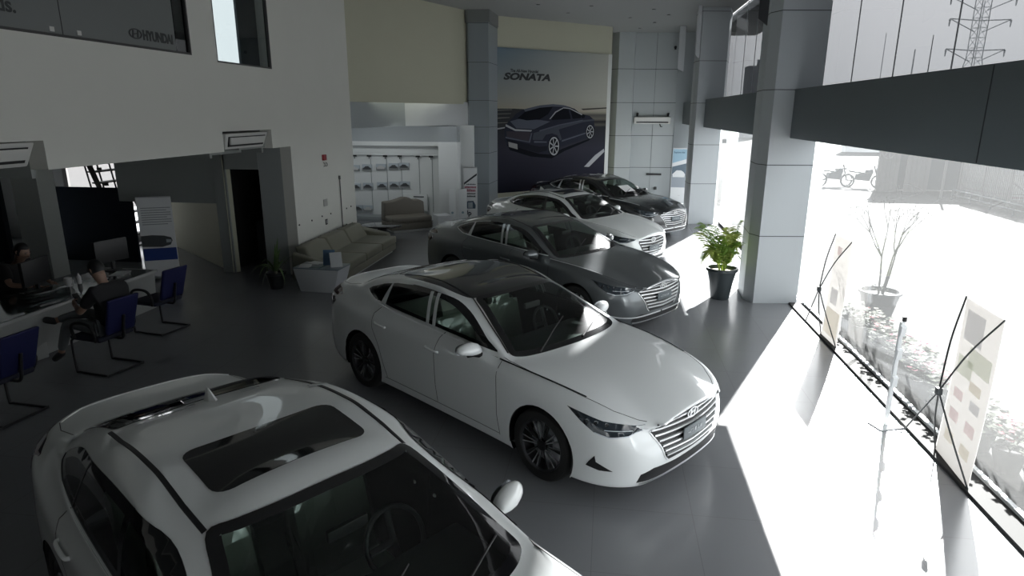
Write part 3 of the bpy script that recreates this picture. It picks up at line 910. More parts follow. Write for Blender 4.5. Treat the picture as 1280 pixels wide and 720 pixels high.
    seat(3.18, 0, 1.25, 20, True)
    g = MB(); w_ = .70
    dx = MM((1.55, 0, 0)).x
    g.hull8([(dx,-w_,.55),(dx+.34,-w_,.55),(dx+.34,w_,.55),(dx,w_,.55)], [(dx-.06,-w_,.93),(dx+.38,-w_,.95),(dx+.38,w_,.95),(dx-.06,w_,.93)])
    fin_(g.build('dashboard', mat('dash', (.03, .033, .033), .6), root, bevel=.03))
    g = MB(); g.box((dx-.1, -.74, .22), (dx+2.3, .74, .27)); fin_(g.build('cabin_floor', BLACK, root))
    g = MB(); g.box((MM((3.75, 0, 0)).x, -.62, 1.02*sc.z), (MM((4.15, 0, 0)).x, .62, 1.05*sc.z)); fin_(g.build('parcel_shelf', BLACK, root))
    g = MB(); n = 24; cx = dx+.50
    Ms = Matrix.Translation((cx, -.37, .93)) @ Matrix.Rotation(radians(-65), 4, 'Y')
    g.tube([Ms @ Vector((.18*cos(2*pi*k/n), .18*sin(2*pi*k/n), 0)) for k in range(n)], .014, 8, closed=True)
    g.tube([Ms @ Vector((-.17, 0, 0)), Ms @ Vector((0, 0, -.02)), Ms @ Vector((.17, 0, 0))], .02, 6); g.tube([Ms @ Vector((0, 0, -.02)), Ms @ Vector((0, .17, 0))], .02, 6)
    fin_(g.build('steering_wheel', BLACK, root, smooth=60))
    g = MB(); p_ = sh.cast(MM((1.86, 0, 1.3)), (0, 0, -1))[0]; g.obox((p_.x+.06, 0, p_.z-.05), (.03, .22, .06))
    fin_(g.build('rearview_mirror', BLACK, root, bevel=.01))
    if paper:
        g = MB(); q = sh.cast(MM((1.62, .05, 1.1)), (0, 0, -1))
        pl = T([(1.50,.22,1.07),(1.78,.22,1.2),(1.78,-.20,1.2),(1.50,-.20,1.07)])
        patch(g, sh, pl, (.5, 0, -1), .007, .06, .004)
        fin_(g.build('price_sheet', mat('paper', (.85, .86, .85), .6), root))
    return root
# ------------------------------------------------------------------ camera (the room's long axis is +Y, the glass wall faces +X)
YA = .1431; PITCH = .26364; ROLL = .0032737; CAMH = 3.1655; FPX = 812.55
def make_camera():
    cp, sp = cos(PITCH), sin(PITCH)
    fw = Vector((0, cp, -sp)); up0 = Vector((0, sp, cp)); rt0 = Vector((1, 0, 0))
    rt = rt0*cos(ROLL) + up0*sin(ROLL); up = -rt0*sin(ROLL) + up0*cos(ROLL)
    Rz = Matrix.Rotation(YA, 3, 'Z')
    fw, rt, up = Rz @ fw, Rz @ rt, Rz @ up
    M = Matrix(((rt.x, up.x, -fw.x, 0), (rt.y, up.y, -fw.y, 0), (rt.z, up.z, -fw.z, CAMH), (0, 0, 0, 1)))
    cd = bpy.data.cameras.new('camera'); cd.sensor_width = 36; cd.lens = FPX/1280*36; cd.clip_start = .05; cd.clip_end = 600
    o = bpy.data.objects.new('camera', cd); o.matrix_world = M; COL.objects.link(o)
    bpy.context.scene.camera = o
make_camera()
def w2r(x, y):      # camera-aligned ground coordinates -> room coordinates
    return (x*cos(YA) - y*sin(YA), x*sin(YA) + y*cos(YA))
# ------------------------------------------------------------------ room shell
CEIL = 5.95
WALL = mat('wall_plaster', (.70, .70, .655), .75, noise=.03, nscale=1.5)
WALLY = mat('wall_cream', (.50, .495, .39), .8, noise=.03, nscale=1.5)
CEILM = mat('ceiling_paint', (.36, .37, .365), .85)
GREYW = mat('grey_cladding', (.26, .29, .31), .42, noise=.04, nscale=1)
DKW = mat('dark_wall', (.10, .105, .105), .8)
SOFF = mat('soffit_grey', (.30, .32, .31), .8)

def floor_material():
    m = bpy.data.materials.new('floor_tiles'); m.use_nodes = True
    nt = m.node_tree; b = nt.nodes['Principled BSDF']
    tc = nt.nodes.new('ShaderNodeTexCoord')
    br = nt.nodes.new('ShaderNodeTexBrick'); br.offset = 0
    br.inputs['Scale'].default_value = 1.0; br.inputs['Mortar Size'].default_value = .003; br.inputs['Mortar Smooth'].default_value = .3
    br.inputs['Brick Width'].default_value = .8; br.inputs['Row Height'].default_value = .8
    br.inputs['Color1'].default_value = (.19, .195, .205, 1); br.inputs['Color2'].default_value = (.197, .202, .212, 1); br.inputs['Mortar'].default_value = (.155, .155, .16, 1)
    nt.links.new(tc.outputs['Object'], br.inputs['Vector']); nt.links.new(br.outputs['Color'], b.inputs['Base Color'])
    nz = nt.nodes.new('ShaderNodeTexNoise'); nz.inputs['Scale'].default_value = .9; nz.inputs['Detail'].default_value = 5
    nt.links.new(tc.outputs['Object'], nz.inputs['Vector'])
    mr = nt.nodes.new('ShaderNodeMapRange'); mr.inputs['To Min'].default_value = .16; mr.inputs['To Max'].default_value = .30
    nt.links.new(nz.outputs['Fac'], mr.inputs['Value']); nt.links.new(mr.outputs['Result'], b.inputs['Roughness'])
    b.inputs['Specular IOR Level'].default_value = .5
    return m
FLOORM = floor_material()

m = MB(); m.box((-16, -4, -.08), (3.5, 26.5, 0)); struct(m.build('floor', FLOORM))
m = MB(); m.box((-6.15, -4, CEIL), (3.42, 26.5, CEIL+.15)); ce = struct(m.build('ceiling', CEILM))
for i, (x, y) in enumerate([(-3.1,17.6),(-2.0,18.6),(-2.7,16.4),(-1.3,20.2),(-.6,19.0),(.5,21.4),(1.1,19.8),(.1,17.8),(1.3,22.6),(-1.0,17.0),(.9,24),(1.6,20.9)]):
    m = MB(); m.lathe([(.055, CEIL-.012), (.05, CEIL-.002), (.0005, CEIL-.004)], 12, Matrix.Translation((x, y, 0)))
    tag(m.build('downlight', mat('downlight_dark', (.12, .12, .12), .5), smooth=40), 'small round unlit downlight recessed in the showroom ceiling', 'light', 'unlit downlights in the ceiling')

# left wall (x = -6) with two mezzanine windows and the air conditioner recess
XW = -6.0; T_ = .22
m = MB()
def wbox(y0, y1, z0, z1): m.box((XW-T_, y0, z0), (XW, y1, z1))
wbox(-4, 15.05, 5.75, CEIL)                       # above windows
wbox(9.17, 9.8, 3.9, 5.75); wbox(11.49, 15.05, 3.9, 5.75)
wbox(-4, 9.17, 2.86, 3.95); wbox(9.17, 15.05, 2.86, 3.9)
wbox(6.35, 9.72, 2.55, 2.86); wbox(11.26, 15.05, 2.53, 2.86)
wbox(-4, 4.2, 2.55, 2.86)
wbox(11.94, 15.05, 0, 2.53)
struct(m.build('wall_left', WALL, merge=.0))
m = MB()      # boxes behind the air conditioner niches
for (y0, y1) in ((9.72, 11.26), (4.2, 6.35)):
    m.box((XW-.75, y0, 2.45), (XW-.62, y1, 2.95)); m.box((XW-.75, y0-.06, 2.45), (XW-T_, y0, 2.95)); m.box((XW-.75, y1, 2.45), (XW-T_, y1+.06, 2.95)); m.box((XW-.75, y0, 2.86), (XW-T_, y1, 2.95))
struct(m.build('wall_niche', SOFF))
# mezzanine windows
def frame_rect(name, y0, y1, z0, z1, x, w, mt):
    m = MB()
    m.box((x-.03, y0, z0), (x+.03, y1, z0+w)); m.box((x-.03, y0, z1-w), (x+.03, y1, z1)); m.box((x-.03, y0, z0), (x+.03, y0+w, z1)); m.box((x-.03, y1-w, z0), (x+.03, y1, z1))
    return m
w1 = struct(frame_rect('window_1', -2, 9.17, 3.95, 5.75, XW-.03, .03, BLACK).build('window_1', mat('frame_dark', (.05,.05,.05), .5)))
m = MB(); m.box((XW-.04, -2, 3.98), (XW-.03, 9.14, 5.74)); p = m.build('window_pane', glass_mat('mezz_glass', (.55, .58, .58), 1.5), w1)
FILM = glass_mat('mezz_film', (.55, .57, .56), 1.5, .3, haze=.25)
m = MB(); m.box((XW-.027, -2, 3.98), (XW-.024, 8.86, 5.74)); m.build('frosted_film', mat('film_grey', (.17, .18, .18), .35), w1)
m = MB(); m.box((XW-.022, 6.88, 3.98), (XW-.020, 6.89, 5.74)); m.build('pane_joint', BLACK, w1)
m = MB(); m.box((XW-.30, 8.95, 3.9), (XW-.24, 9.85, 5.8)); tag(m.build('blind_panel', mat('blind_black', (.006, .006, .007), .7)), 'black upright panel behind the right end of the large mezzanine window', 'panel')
DKT = mat('film_lettering', (.035, .04, .04), .5)
Mx = Matrix(((0, 0, 1, XW-.10), (1, 0, 0, 0), (0, 1, 0, 0), (0, 0, 0, 1)))
def on_left(y, z, dx=0): return Matrix(((0, 0, 1, XW-.021+dx), (1, 0, 0, y), (0, 1, 0, z), (0, 0, 0, 1)))
text_mesh('HYUNDAI', .165, .002, DKT, 'window_lettering', w1, on_left(8.20, 4.065), xs=.82, offset=.007)
m = MB(); logo_geo(m, on_left(8.06, 4.12), .12); m.build('window_emblem', DKT, w1)
text_mesh('ods.', .21, .002, DKT, 'window_lettering', w1, on_left(5.98, 4.13), offset=.004)
for (y, z) in ((6.74, 4.02), (7.12, 4.02)):
    m = MB(); m.box((XW-.023, y-.03, z-.02), (XW-.015, y+.03, z+.03)); m.build('glass_sticker', mat('sticker', (.6,.6,.58), .6), w1)
w2 = struct(frame_rect('window_2', 9.8, 11.49, 3.9, 5.75, XW-.03, .025, BLACK).build('window_2', MATS['frame_dark']))
m = MB(); m.box((XW-.04, 9.82, 3.92), (XW-.03, 11.47, 5.74)); m.build('window_pane', MATS['mezz_glass'], w2)
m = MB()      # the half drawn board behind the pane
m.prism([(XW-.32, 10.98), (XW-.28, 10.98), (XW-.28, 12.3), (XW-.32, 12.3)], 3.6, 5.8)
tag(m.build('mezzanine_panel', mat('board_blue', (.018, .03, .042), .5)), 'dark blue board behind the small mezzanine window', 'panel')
# mezzanine slab and rooms behind the left wall
m = MB(); m.box((-16, -4, 2.97), (XW-T_, 9.6, 3.0)); m.box((-16, -4, 2.62), (-6.78, 9.6, 3.0)); m.box((-16, 9.6, 2.62), (-6.78, 14.65, 3.0)); struct(m.build('floor_mezzanine', SOFF))
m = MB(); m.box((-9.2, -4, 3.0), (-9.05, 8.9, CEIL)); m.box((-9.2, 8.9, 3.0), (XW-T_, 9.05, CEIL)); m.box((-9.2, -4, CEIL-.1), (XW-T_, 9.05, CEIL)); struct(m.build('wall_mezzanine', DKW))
# sloping underside of the staircase
m = MB(); m.box((-9.80, 11.95, 1.40), (-7.62, 12.10, 2.62)); m.box((-9.80, 10.4, 2.54), (-6.15, 11.95, 2.62)); struct(m.build('wall_bulkhead', SOFF))
# wall of the passage, pillar and doorway
m = MB()
def wallseg(a, b, z0, z1, t=.14, side=-1):
    a = Vector(a); b = Vector(b); d = (b-a).normalized(); n = Vector((-d.y, d.x))*t*side
    q = [a, b, b+n, a+n]
    if (q[1]-q[0]).cross(q[2]-q[1]) < 0: q = q[::-1]
    m.prism([tuple(p) for p in q], z0, z1)
wallseg((-7.44, 11.92), (-9.87, 13.86), 0, 2.62, .14, -1)
struct(m.build('wall_passage', WALLY))
m = MB(); m.box((-7.66, 11.93, 0), (-7.40, 12.08, 2.55)); m.box((-7.46, 11.93, 2.08), (-6.70, 12.08, 2.55)); struct(m.build('door_1', SOFF))
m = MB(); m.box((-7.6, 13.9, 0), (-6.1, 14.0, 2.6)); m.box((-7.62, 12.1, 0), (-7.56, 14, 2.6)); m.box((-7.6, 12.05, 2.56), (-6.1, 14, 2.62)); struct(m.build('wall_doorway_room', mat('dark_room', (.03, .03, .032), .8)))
m = MB(); m.box((-6.70, 11.94, 0), (XW-T_, 12.3, 2.56)); struct(m.build('pillar_passage', mat('pillar_grey', (.36,.38,.38), .7)))
m = MB(); m.box((-7.25, 12.6, 0), (-6.95, 12.9, .95)); tag(m.build('cabinet_box', mat('cab_dark', (.07, .075, .08), .5), bevel=.01), 'dim grey low cabinet just inside the dark doorway', 'cabinet')
m = MB(); wallseg((-9.87, 13.86), (-10.7, 14.5), 0, 2.6); struct(m.build('wall_passage_end', WALLY))
# far end below the mezzanine: window wall, pillar, dark board
m = MB()
m.box((-16, 14.5, 0), (-13.35, 14.65, 2.62)); m.box((-11.2, 14.5, 0), (-6.1, 14.65, 2.62)); m.box((-13.35, 14.5, 0), (-11.2, 14.65, .10)); m.box((-13.35, 14.5, 2.3), (-11.2, 14.65, 2.62))
m.box((-16.1, -4, 0), (-16, 14.6, 3)); m.box((-16, -4.1, 0), (-6.1, -4, CEIL))
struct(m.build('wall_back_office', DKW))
w3 = struct(frame_rect('window_3', 0, 1, 0, 1, 0, .05, BLACK).build('window_3', MATS['frame_dark']))
w3.data.transform(Matrix(((0, 1, 0, 0), (1, 0, 0, 0), (0, 0, 1, 0), (0, 0, 0, 1)))); w3.data.flip_normals()
w3.data.transform(Matrix.Diagonal((2.15, 1, 2.2, 1))); w3.location = (-13.35, 14.55, .1)
m = MB(); m.box((-11.15, 10.9, 0), (-10.6, 11.3, 2.62)); struct(m.build('pillar_office', mat('pillar_white', (.42,.44,.42), .7)))
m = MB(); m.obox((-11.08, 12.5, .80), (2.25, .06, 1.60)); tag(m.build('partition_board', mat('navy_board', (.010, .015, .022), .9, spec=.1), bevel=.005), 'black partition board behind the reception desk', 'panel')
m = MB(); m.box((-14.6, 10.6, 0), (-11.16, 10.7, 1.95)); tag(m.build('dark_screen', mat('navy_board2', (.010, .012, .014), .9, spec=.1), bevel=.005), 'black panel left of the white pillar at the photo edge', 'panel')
# staircase strings seen against the bright window
st = empty('staircase', (-10.2, 12.9, 0), 0, 'dark open staircase with slanting strings in front of the bright window', 'staircase')
for k, (dx, dy) in enumerate(((0, 0), (.0, .9))):
    m = MB(); m.hull8([(-.35, dy, .0), (-.28, dy, .0), (-.28, dy+.05, .0), (-.35, dy+.05, .0)], [(-1.25, dy, 2.6), (-1.13, dy, 2.6), (-1.13, dy+.05, 2.6), (-1.25, dy+.05, 2.6)])
    m.build('string', mat('stair_brown', (.035, .03, .026), .6), st)
for k in range(10):
    m = MB(); z = .2+.24*k; m.obox((-.35-.83*z/2.6-.02, .47, z), (.20, .9, .03)); m.build('tread', mat('stair_dark', (.02, .02, .02), .6), st)
m = MB()
for k in range(3): m.tube([(-.95+.14*k, .2+.2*k, .0), (-1.35+.14*k, .2+.2*k, 2.55)], .018, 6)
m.build('handrail', MATS['stair_dark'], st)
for k in range(7):
    m = MB(); z = .3+.33*k; m.obox((-.12-.33*z, .02, z), (.10, .03, .06)); m.build('bracket', MATS['stair_dark'], st)

# wall items on the left wall
def onwall(y, z): return (XW, y, z)
m = MB(); m.box((XW, 13.30, 2.17), (XW+.05, 13.44, 2.29)); tag(m.build('alarm_call_point', mat('alarm_red', (.30, .02, .03), .4), bevel=.008), 'small dark red fire alarm box high on the left wall', 'alarm')
for y in (13.36, 13.46):
    m = MB(); m.tube([(XW+.005, y, 2.12), (XW+.03, y+.02, 2.10), (XW+.03, y+.02, 2.05), (XW+.005, y, 2.04)], .008, 6)
    tag(m.build('wall_hook', BLACK, smooth=40), 'small black hook below the red alarm box', 'hook', 'hooks under the alarm box')
m = MB(); m.box((XW, 13.22, 1.20), (XW+.015, 13.40, 1.35)); tag(m.build('switch_plate', mat('plate_lt', (.42,.42,.40), .3), bevel=.004), 'square metal switch plate on the wall above the sofa', 'switch')
m = MB(); m.box((XW, 13.25, .80), (XW+.012, 13.35, .92)); so = tag(m.build('wall_socket', BLACK, bevel=.004), 'black framed wall socket above the long sofa', 'socket')
m = MB(); m.box((XW+.012, 13.275, .825), (XW+.016, 13.325, .895)); m.build('socket_plate', mat('sock', (.4,.4,.4), .5), so)
m = MB(); m.tube([(XW+.03, 14.1, .62), (XW+.03, 14.1, 1.72)], .012, 6); m.tube([(XW+.03, 14.1, 1.70), (XW+.03, 14.1, 1.78)], .025, 8)
tag(m.build('wall_rod', mat('rod', (.12,.12,.12), .4), smooth=40), 'thin vertical rod fixed to the wall behind the sofa', 'rod')
for (y, z) in ((12.03,1.0),(12.6,1.0),(13.1,1.01),(13.55,1.0),(14.45,.99),(14.72,1.0),(12.05,.60),(12.5,.60),(12.95,.60),(13.4,.60),(13.85,.60),(14.4,.62),(14.73,.60)):
    m = MB(); m.lathe([(.018, 0), (.018, .012), (.0005, .014)], 10, Matrix(((0,0,1,XW),(1,0,0,y),(0,1,0,z),(0,0,0,1))))
    tag(m.build('wall_stud', BLACK), 'black round stud in the two rows above the long sofa', 'stud', 'studs in two rows above the sofa')

# split air conditioners in the wall niches
def wall_ac(y0, y1, z0, label):
    a = empty('air_conditioner', (XW-.16, (y0+y1)/2, z0), 0, label, 'air conditioner'); w = (y1-y0)/2
    AW = mat('ac_white', (.62, .62, .60), .4)
    m = MB(); m.hull8([(-.40, -w, 0), (.10, -w+.06, 0), (.10, w-.06, 0), (-.40, w, 0)], [(-.40, -w, .25), (.18, -w, .25), (.18, w, .25), (-.40, w, .25)])
    m.build('body', AW, a, bevel=.02)
    m = MB(); m.hull8([(.105, -w+.12, .045), (.13, -w+.12, .04), (.13, w-.12, .04), (.105, w-.12, .045)], [(.15, -w+.09, .20), (.178, -w+.09, .20), (.178, w-.09, .20), (.15, w-.09, .20)])
    m.build('air_outlet', BLACK, a)
    m = MB(); m.hull8([(.135, -w+.14, .075), (.17, -w+.14, .07), (.17, w-.14, .07), (.135, w-.14, .075)], [(.155, -w+.11, .185), (.195, -w+.11, .185), (.195, w-.11, .185), (.155, w-.11, .185)])
    m.build('louvre', AW, a, bevel=.008)
    return a
wall_ac(9.78, 11.1, 2.575, 'white cassette air conditioner in the wall recess above the passage')
wall_ac(4.4, 6.22, 2.60, 'white cassette air conditioner at the left edge above the reception')

# ------------------------------------------------------------------ display niche, fascia and upper wall at the far left
m = MB(); wallseg((-6.0, 15.05), (-4.1, 19.45), 3.40, CEIL, .2, 1); struct(m.build('wall_upper', WALLY))
m = MB(); wallseg((-6.0, 15.05), (-5.6, 18.0), 2.80, 3.45, .25, 1); struct(m.build('trim_1', mat('fascia_shaded', (.34,.37,.38), .5)))  # darker tone puts the shade on this face into its colour
m = MB(); wallseg((-5.6, 18.0), (-4.1, 19.3), 2.80, 3.45, .25, 1); struct(m.build('trim_2', mat('fascia_lit', (.55,.57,.58), .5)))  # same fascia, brighter tone puts the light on this face into its colour
m = MB(); m.prism([(-8.6,15.12),(-6.12,15.12),(-5.75,18.1),(-4.4,19.25),(-4.4,20),(-8.6,20)], 2.785, 2.9); struct(m.build('ceiling_niche', mat('niche_soffit', (.42,.45,.46), .7)))
NWH = mat('niche_white', (.76, .78, .78), .55)
m = MB(); m.box((-8.6, 19.05, 0), (-3.9, 19.2, 2.8)); m.box((-8.4, 15.05, 0), (-8.3, 19.1, 2.8)); m.box((-8.4, 15.0, 0), (-6.2, 15.1, 2.8)); struct(m.build('wall_niche_back', NWH))
m = MB(); m.box((-8.3, 18.70, 2.22), (-4.86, 19.05, 2.34)); m.box((-8.3, 18.70, 2.34), (-4.3, 19.05, 2.78), 1); struct(m.build('trim_3', [NWH, mat('niche_band', (.40,.43,.45), .6)]))
m = MB(); m.box((-4.86, 18.67, 0), (-4.28, 19.05, 2.34)); struct(m.build('pillar_niche', NWH, bevel=.01))
m = MB(); m.box((-8.3, 18.93, 1.93), (-4.9, 19.0, 1.975)); rl = tag(m.build('display_rail', NWH, bevel=.004), 'white picture rail with black clips across the display wall', 'rail')
for x in (-7.50, -7.05, -6.55, -6.1, -5.55, -5.15):
    m = MB(); m.box((x-.06, 18.90, 1.88), (x+.06, 18.95, 1.93)); m.tube([(x, 18.92, 1.9), (x, 18.92, 1.82)], .012, 6); m.build('rail_clip', BLACK, rl)
for x in (-7.05, -6.55, -6.1, -5.55, -5.15):
    m = MB(); m.box((x-.006, 19.03, .25), (x+.006, 19.05, 1.93)); struct(m.build('trim_panel_joint', mat('joint_grey', (.3,.32,.33), .6)))
PC = [mat('photo_sky', (.50,.55,.60), .4), mat('photo_car', (.07,.075,.08), .4), mat('photo_ground', (.26,.27,.27), .4), mat('photo_white', (.6,.6,.6), .4)]
pn = 0
for row, (z, xs) in enumerate(((1.53, (-7.55,-7.16,-6.72,-6.33,-6.0)), (.98, (-7.55,-7.16,-6.72,-6.33,-6.0)), (.32, (-7.52,-7.20)))):
    for i, x in enumerate(xs):
        if row < 2: z_ = z + (x+7.5)*.055
        else: z_ = z
        w_ = .15; hh = .095
        m = MB(); m.box((x-w_, 18.99, z_-hh), (x+w_, 19.04, z_+hh), 0); m.box((x-w_, 18.985, z_-hh), (x+w_, 18.99, z_-.01), 2)
        rnd = random.Random(row*7+i)
        car = [(-.12,-.05),(.11,-.05),(.12,-.01),(.08,.01),(.04,.045),(-.05,.05),(-.09,.01),(-.12,0)]
        fl = -1 if (i+row) % 2 else 1
        pl = [(x+fl*a, z_+b) for a, b in car]
        v = [(a, 18.983, b) for a, b in pl]; m.add(v, [tuple(range(len(v))) if fl == -1 else tuple(range(len(v)))[::-1]], 1 if rnd.random() < .6 else 3)
        pos = ['leftmost', 'second', 'third', 'fourth', 'rightmost'][i] if row < 2 else ['left', 'right'][i]
        rn = ['top', 'middle', 'lowest'][row]
        tag(m.build('car_photograph', PC), 'small car photograph on the white display wall, %s in the %s row' % (pos, rn), 'picture', 'car photographs on the display wall')
m = MB(); m.box((-8.25, 18.6, 0), (-6.6, 19.03, .14)); tag(m.build('display_plinth', mat('plinth', (.30,.33,.34), .5), bevel=.01), 'low grey ledge along the foot of the display wall', 'ledge')
m = MB(); m.box((-6.05, 18.92, .30), (-5.30, 18.98, .80)); bd = tag(m.build('info_board', NWH, bevel=.005), 'white board with a dark caption behind the small sofa', 'board')
m = MB(); m.box((-5.72, 18.912, .70), (-5.40, 18.92, .735)); m.build('caption', mat('caption_dark', (.06,.07,.08), .5), bd)

# brochure stands and roll-up beside column
PW = mat('panel_white', (.66, .68, .69), .4)
for (x0, x1, y, lb) in ((-4.48, -4.29, 18.3, 'narrow white upright panel standing left of the brochure roll-up'), (-4.22, -3.98, 18.4, 'white upright panel with a round badge, between narrow panel and roll-up')):
    s_ = empty('exhibition_stand', ((x0+x1)/2, y, 0), radians(8), lb, 'panel'); w = (x1-x0)/2
    m = MB(); m.hull8([(-w, -.02, 0), (w, -.02, 0), (w, .04, 0), (-w, .04, 0)], [(-w, .04, 1.02), (w, .04, 1.02), (w, .08, 1.02), (-w, .08, 1.02)]); m.build('panel', PW, s_, bevel=.004)
    m = MB(); m.lathe([(.035, 0), (.035, .006), (.0005, .007)], 16, Matrix(((1,0,0,0),(0,0,-1,-.001),(0,1,0,.36),(0,0,0,1)))); m.build('badge', mat('badge', (.22,.32,.36), .4), s_)
    m = MB(); m.box((-w, .04, 0), (w, .25, .03)); m.build('foot', BLACK, s_)
def rollup(x, y, rz, w, h, label, base='base'):
    r = empty('rollup_banner', (x, y, 0), rz, label, 'banner')
    m = MB(); m.box((-w/2-.02, -.06, 0), (w/2+.02, .06, .05)); m.build('base', SATIN, r, bevel=.008)
    m = MB(); m.tube([(0, .03, .04), (0, .03, h)], .008, 6); m.build('pole', SATIN, r)
    m = MB(); m.box((-w/2, -.012, h-.02), (w/2, .012, h)); m.build('top_rail', SATIN, r)
    return r
RED = mat('print_red', (.30, .05, .10), .5); INK = mat('print_ink', (.02, .025, .035), .5); PAPERW = mat('print_white', (.70, .71, .72), .45)
r = rollup(-3.98, 18.95, radians(4), .40, 1.62, 'red and white lettered roll-up banner beside the panelled column')
m = MB(); m.box((-.20, -.004, .05), (.20, .004, 1.60)); sh_ = m.build('sheet', PAPERW, r)
def flat(mb, pts, y, mi=0):
    mb.add([(a, y, b) for a, b in pts], [tuple(range(len(pts)))], mi)
m = MB(); flat(m, [(-.19,1.10),(.19,1.38),(.19,1.44),(-.19,1.16)], -.006); m.build('diagonal_stripe', INK, r)
rnd = random.Random(4)
for zz, hh, x0, x1, mt in ((1.10,.035,-.12,.16,INK),(1.00,.07,-.17,.17,RED),(.90,.08,-.14,.15,RED),(.82,.05,-.15,.15,INK),(.74,.05,-.13,.15,INK)):
    m = MB(); x = x0
    while x < x1:
        w_ = rnd.uniform(.012, .03); flat(m, [(x, zz), (min(x+w_, x1), zz), (min(x+w_, x1), zz+hh*rnd.uniform(.7, 1)), (x, zz+hh*rnd.uniform(.7, 1))], -.006); x += w_+.006
    m.build('print_line', mt, r)
m = MB(); flat(m, [(-.15,.40),(-.16,.50),(-.13,.56),(-.09,.62),(.08,.63),(.12,.56),(.15,.50),(.14,.40)], -.006); m.build('printed_car', mat('print_blue', (.05,.08,.12), .4), r)
m = MB(); flat(m, [(-.08,.42),(-.08,.58),(.06,.59),(.06,.42)], -.0075); m.build('printed_car_glass', mat('print_pale', (.35,.38,.42), .4), r)
text_mesh('Up', .20, .0005, INK, 'banner_lettering', r, Matrix(((1,0,0,-.10),(0,0,-1,-.006),(0,1,0,.20),(0,0,0,1))), align='CENTER', offset=.006)
m = MB(); flat(m, [(-.19,.06),(.19,.06),(.19,.12),(-.19,.12)], -.006); m.build('footer_band', RED, r)

# panelled column beside the niche
def seams(poly, zs, name, closed=True, w=.012, out=.002):
    m = MB(); n = len(poly)
    for z in zs:
        v = []
        c = Vector((sum(p[0] for p in poly)/n, sum(p[1] for p in poly)/n))
        pp = [(p[0]+(p[0]-c.x)*.006, p[1]+(p[1]-c.y)*.006) for p in poly]
        m.prism(pp, z-w/2, z+w/2)
    return m
SEAMD = mat('seam_dark', (.05, .055, .06), .6)
def clad_column(poly, label_name, zs, zt=CEIL, mt=GREYW):
    m = MB(); m.prism(poly, 0, zt); o = struct(m.build(label_name, mt))
    for z in zs:
        q = seams(poly, [z], '').build('trim_seam', SEAMD, o)
    return o
Z5 = [1.18, 2.35, 3.53, 4.70, 5.85]
clad_column([(-4.30,19.65),(-4.05,19.25),(-3.48,19.3),(-3.42,20.7),(-4.3,20.7)], 'column_1', [1.1, 2.0, 2.75, 3.5, 4.55, 5.6])
m = MB(); m.prism([(-4.36,19.62),(-4.07,19.2),(-3.44,19.25),(-3.40,20.7),(-4.36,20.7)], 5.62, CEIL); struct(m.build('column_cap', mat('cap_grey', (.20,.21,.21), .6)))

# poster wall
PA = Vector((-3.67, 20.34)); PB = Vector((-.02, 23.53)); pd = (PB-PA).normalized(); pn_ = Vector((pd.y, -pd.x))
m = MB(); wallseg(tuple(PA-pd*.6), tuple(PB), 0, CEIL, .2, 1); struct(m.build('wall_poster', WALLY))
m = MB(); m.box((-.16, 23.62, 0), (.0, 25.4, CEIL)); struct(m.build('wall_return', WALLY))
ps = empty('poster', (PA.x+pn_.x*.02, PA.y+pn_.y*.02, 0), atan2(pd.y, pd.x), 'huge car advertising poster with a dark blue sedan on a road', 'poster')
PWD = 4.70; PB0 = .68; PT = 5.07
def grad_mat():
    m = bpy.data.materials.new('poster_print'); m.use_nodes = True; nt = m.node_tree; b = nt.nodes['Principled BSDF']; b.inputs['Roughness'].default_value = .8; b.inputs['Specular IOR Level'].default_value = .1
    tc = nt.nodes.new('ShaderNodeTexCoord'); sp = nt.nodes.new('ShaderNodeSeparateXYZ'); nt.links.new(tc.outputs['Object'], sp.inputs[0])
    mr = nt.nodes.new('ShaderNodeMapRange'); mr.inputs['From Min'].default_value = PB0; mr.inputs['From Max'].default_value = PT; nt.links.new(sp.outputs['Z'], mr.inputs['Value'])
    nz = nt.nodes.new('ShaderNodeTexNoise'); nz.inputs['Scale'].default_value = 1.0; nz.inputs['Detail'].default_value = 3
    mp = nt.nodes.new('ShaderNodeMapping'); mp.inputs['Scale'].default_value = (.25, 1, 9); nt.links.new(tc.outputs['Object'], mp.inputs[0]); nt.links.new(mp.outputs[0], nz.inputs['Vector'])
    r = nt.nodes.new('ShaderNodeValToRGB'); e = r.color_ramp.elements
    stops = [(0, (.012,.012,.022)), (.30, (.035,.035,.05)), (.46, (.03,.031,.036)), (.475, (.10,.095,.085)), (.50, (.022,.022,.026)), (.52, (.15,.14,.12)), (.55, (.09,.09,.085)), (.575, (.33,.30,.24)), (.70, (.27,.28,.27)), (1, (.13,.19,.25))]
    e[0].position = 0; e[0].color = (*stops[0][1], 1); e[1].position = 1; e[1].color = (*stops[-1][1], 1)
    for p, c in stops[1:-1]:
        q = e.new(p); q.color = (*c, 1)
    nt.links.new(mr.outputs[0], r.inputs[0])
    # the printed sky is warmer and paler to the right
    sx = nt.nodes.new('ShaderNodeMapRange'); sx.inputs['From Min'].default_value = 0; sx.inputs['From Max'].default_value = PWD; nt.links.new(sp.outputs['X'], sx.inputs['Value'])
    sz = nt.nodes.new('ShaderNodeMapRange'); sz.inputs['From Min'].default_value = 3.1; sz.inputs['From Max'].default_value = 3.6; nt.links.new(sp.outputs['Z'], sz.inputs['Value'])
    mu = nt.nodes.new('ShaderNodeMath'); mu.operation = 'MULTIPLY'; nt.links.new(sx.outputs[0], mu.inputs[0]); nt.links.new(sz.outputs[0], mu.inputs[1])
    mx = nt.nodes.new('ShaderNodeMix'); mx.data_type = 'RGBA'; mx.inputs['B'].default_value = (.42, .42, .37, 1)
    nt.links.new(mu.outputs[0], mx.inputs['Factor']); nt.links.new(r.outputs[0], mx.inputs['A']); nt.links.new(mx.outputs['Result'], b.inputs['Base Color'])
    return m
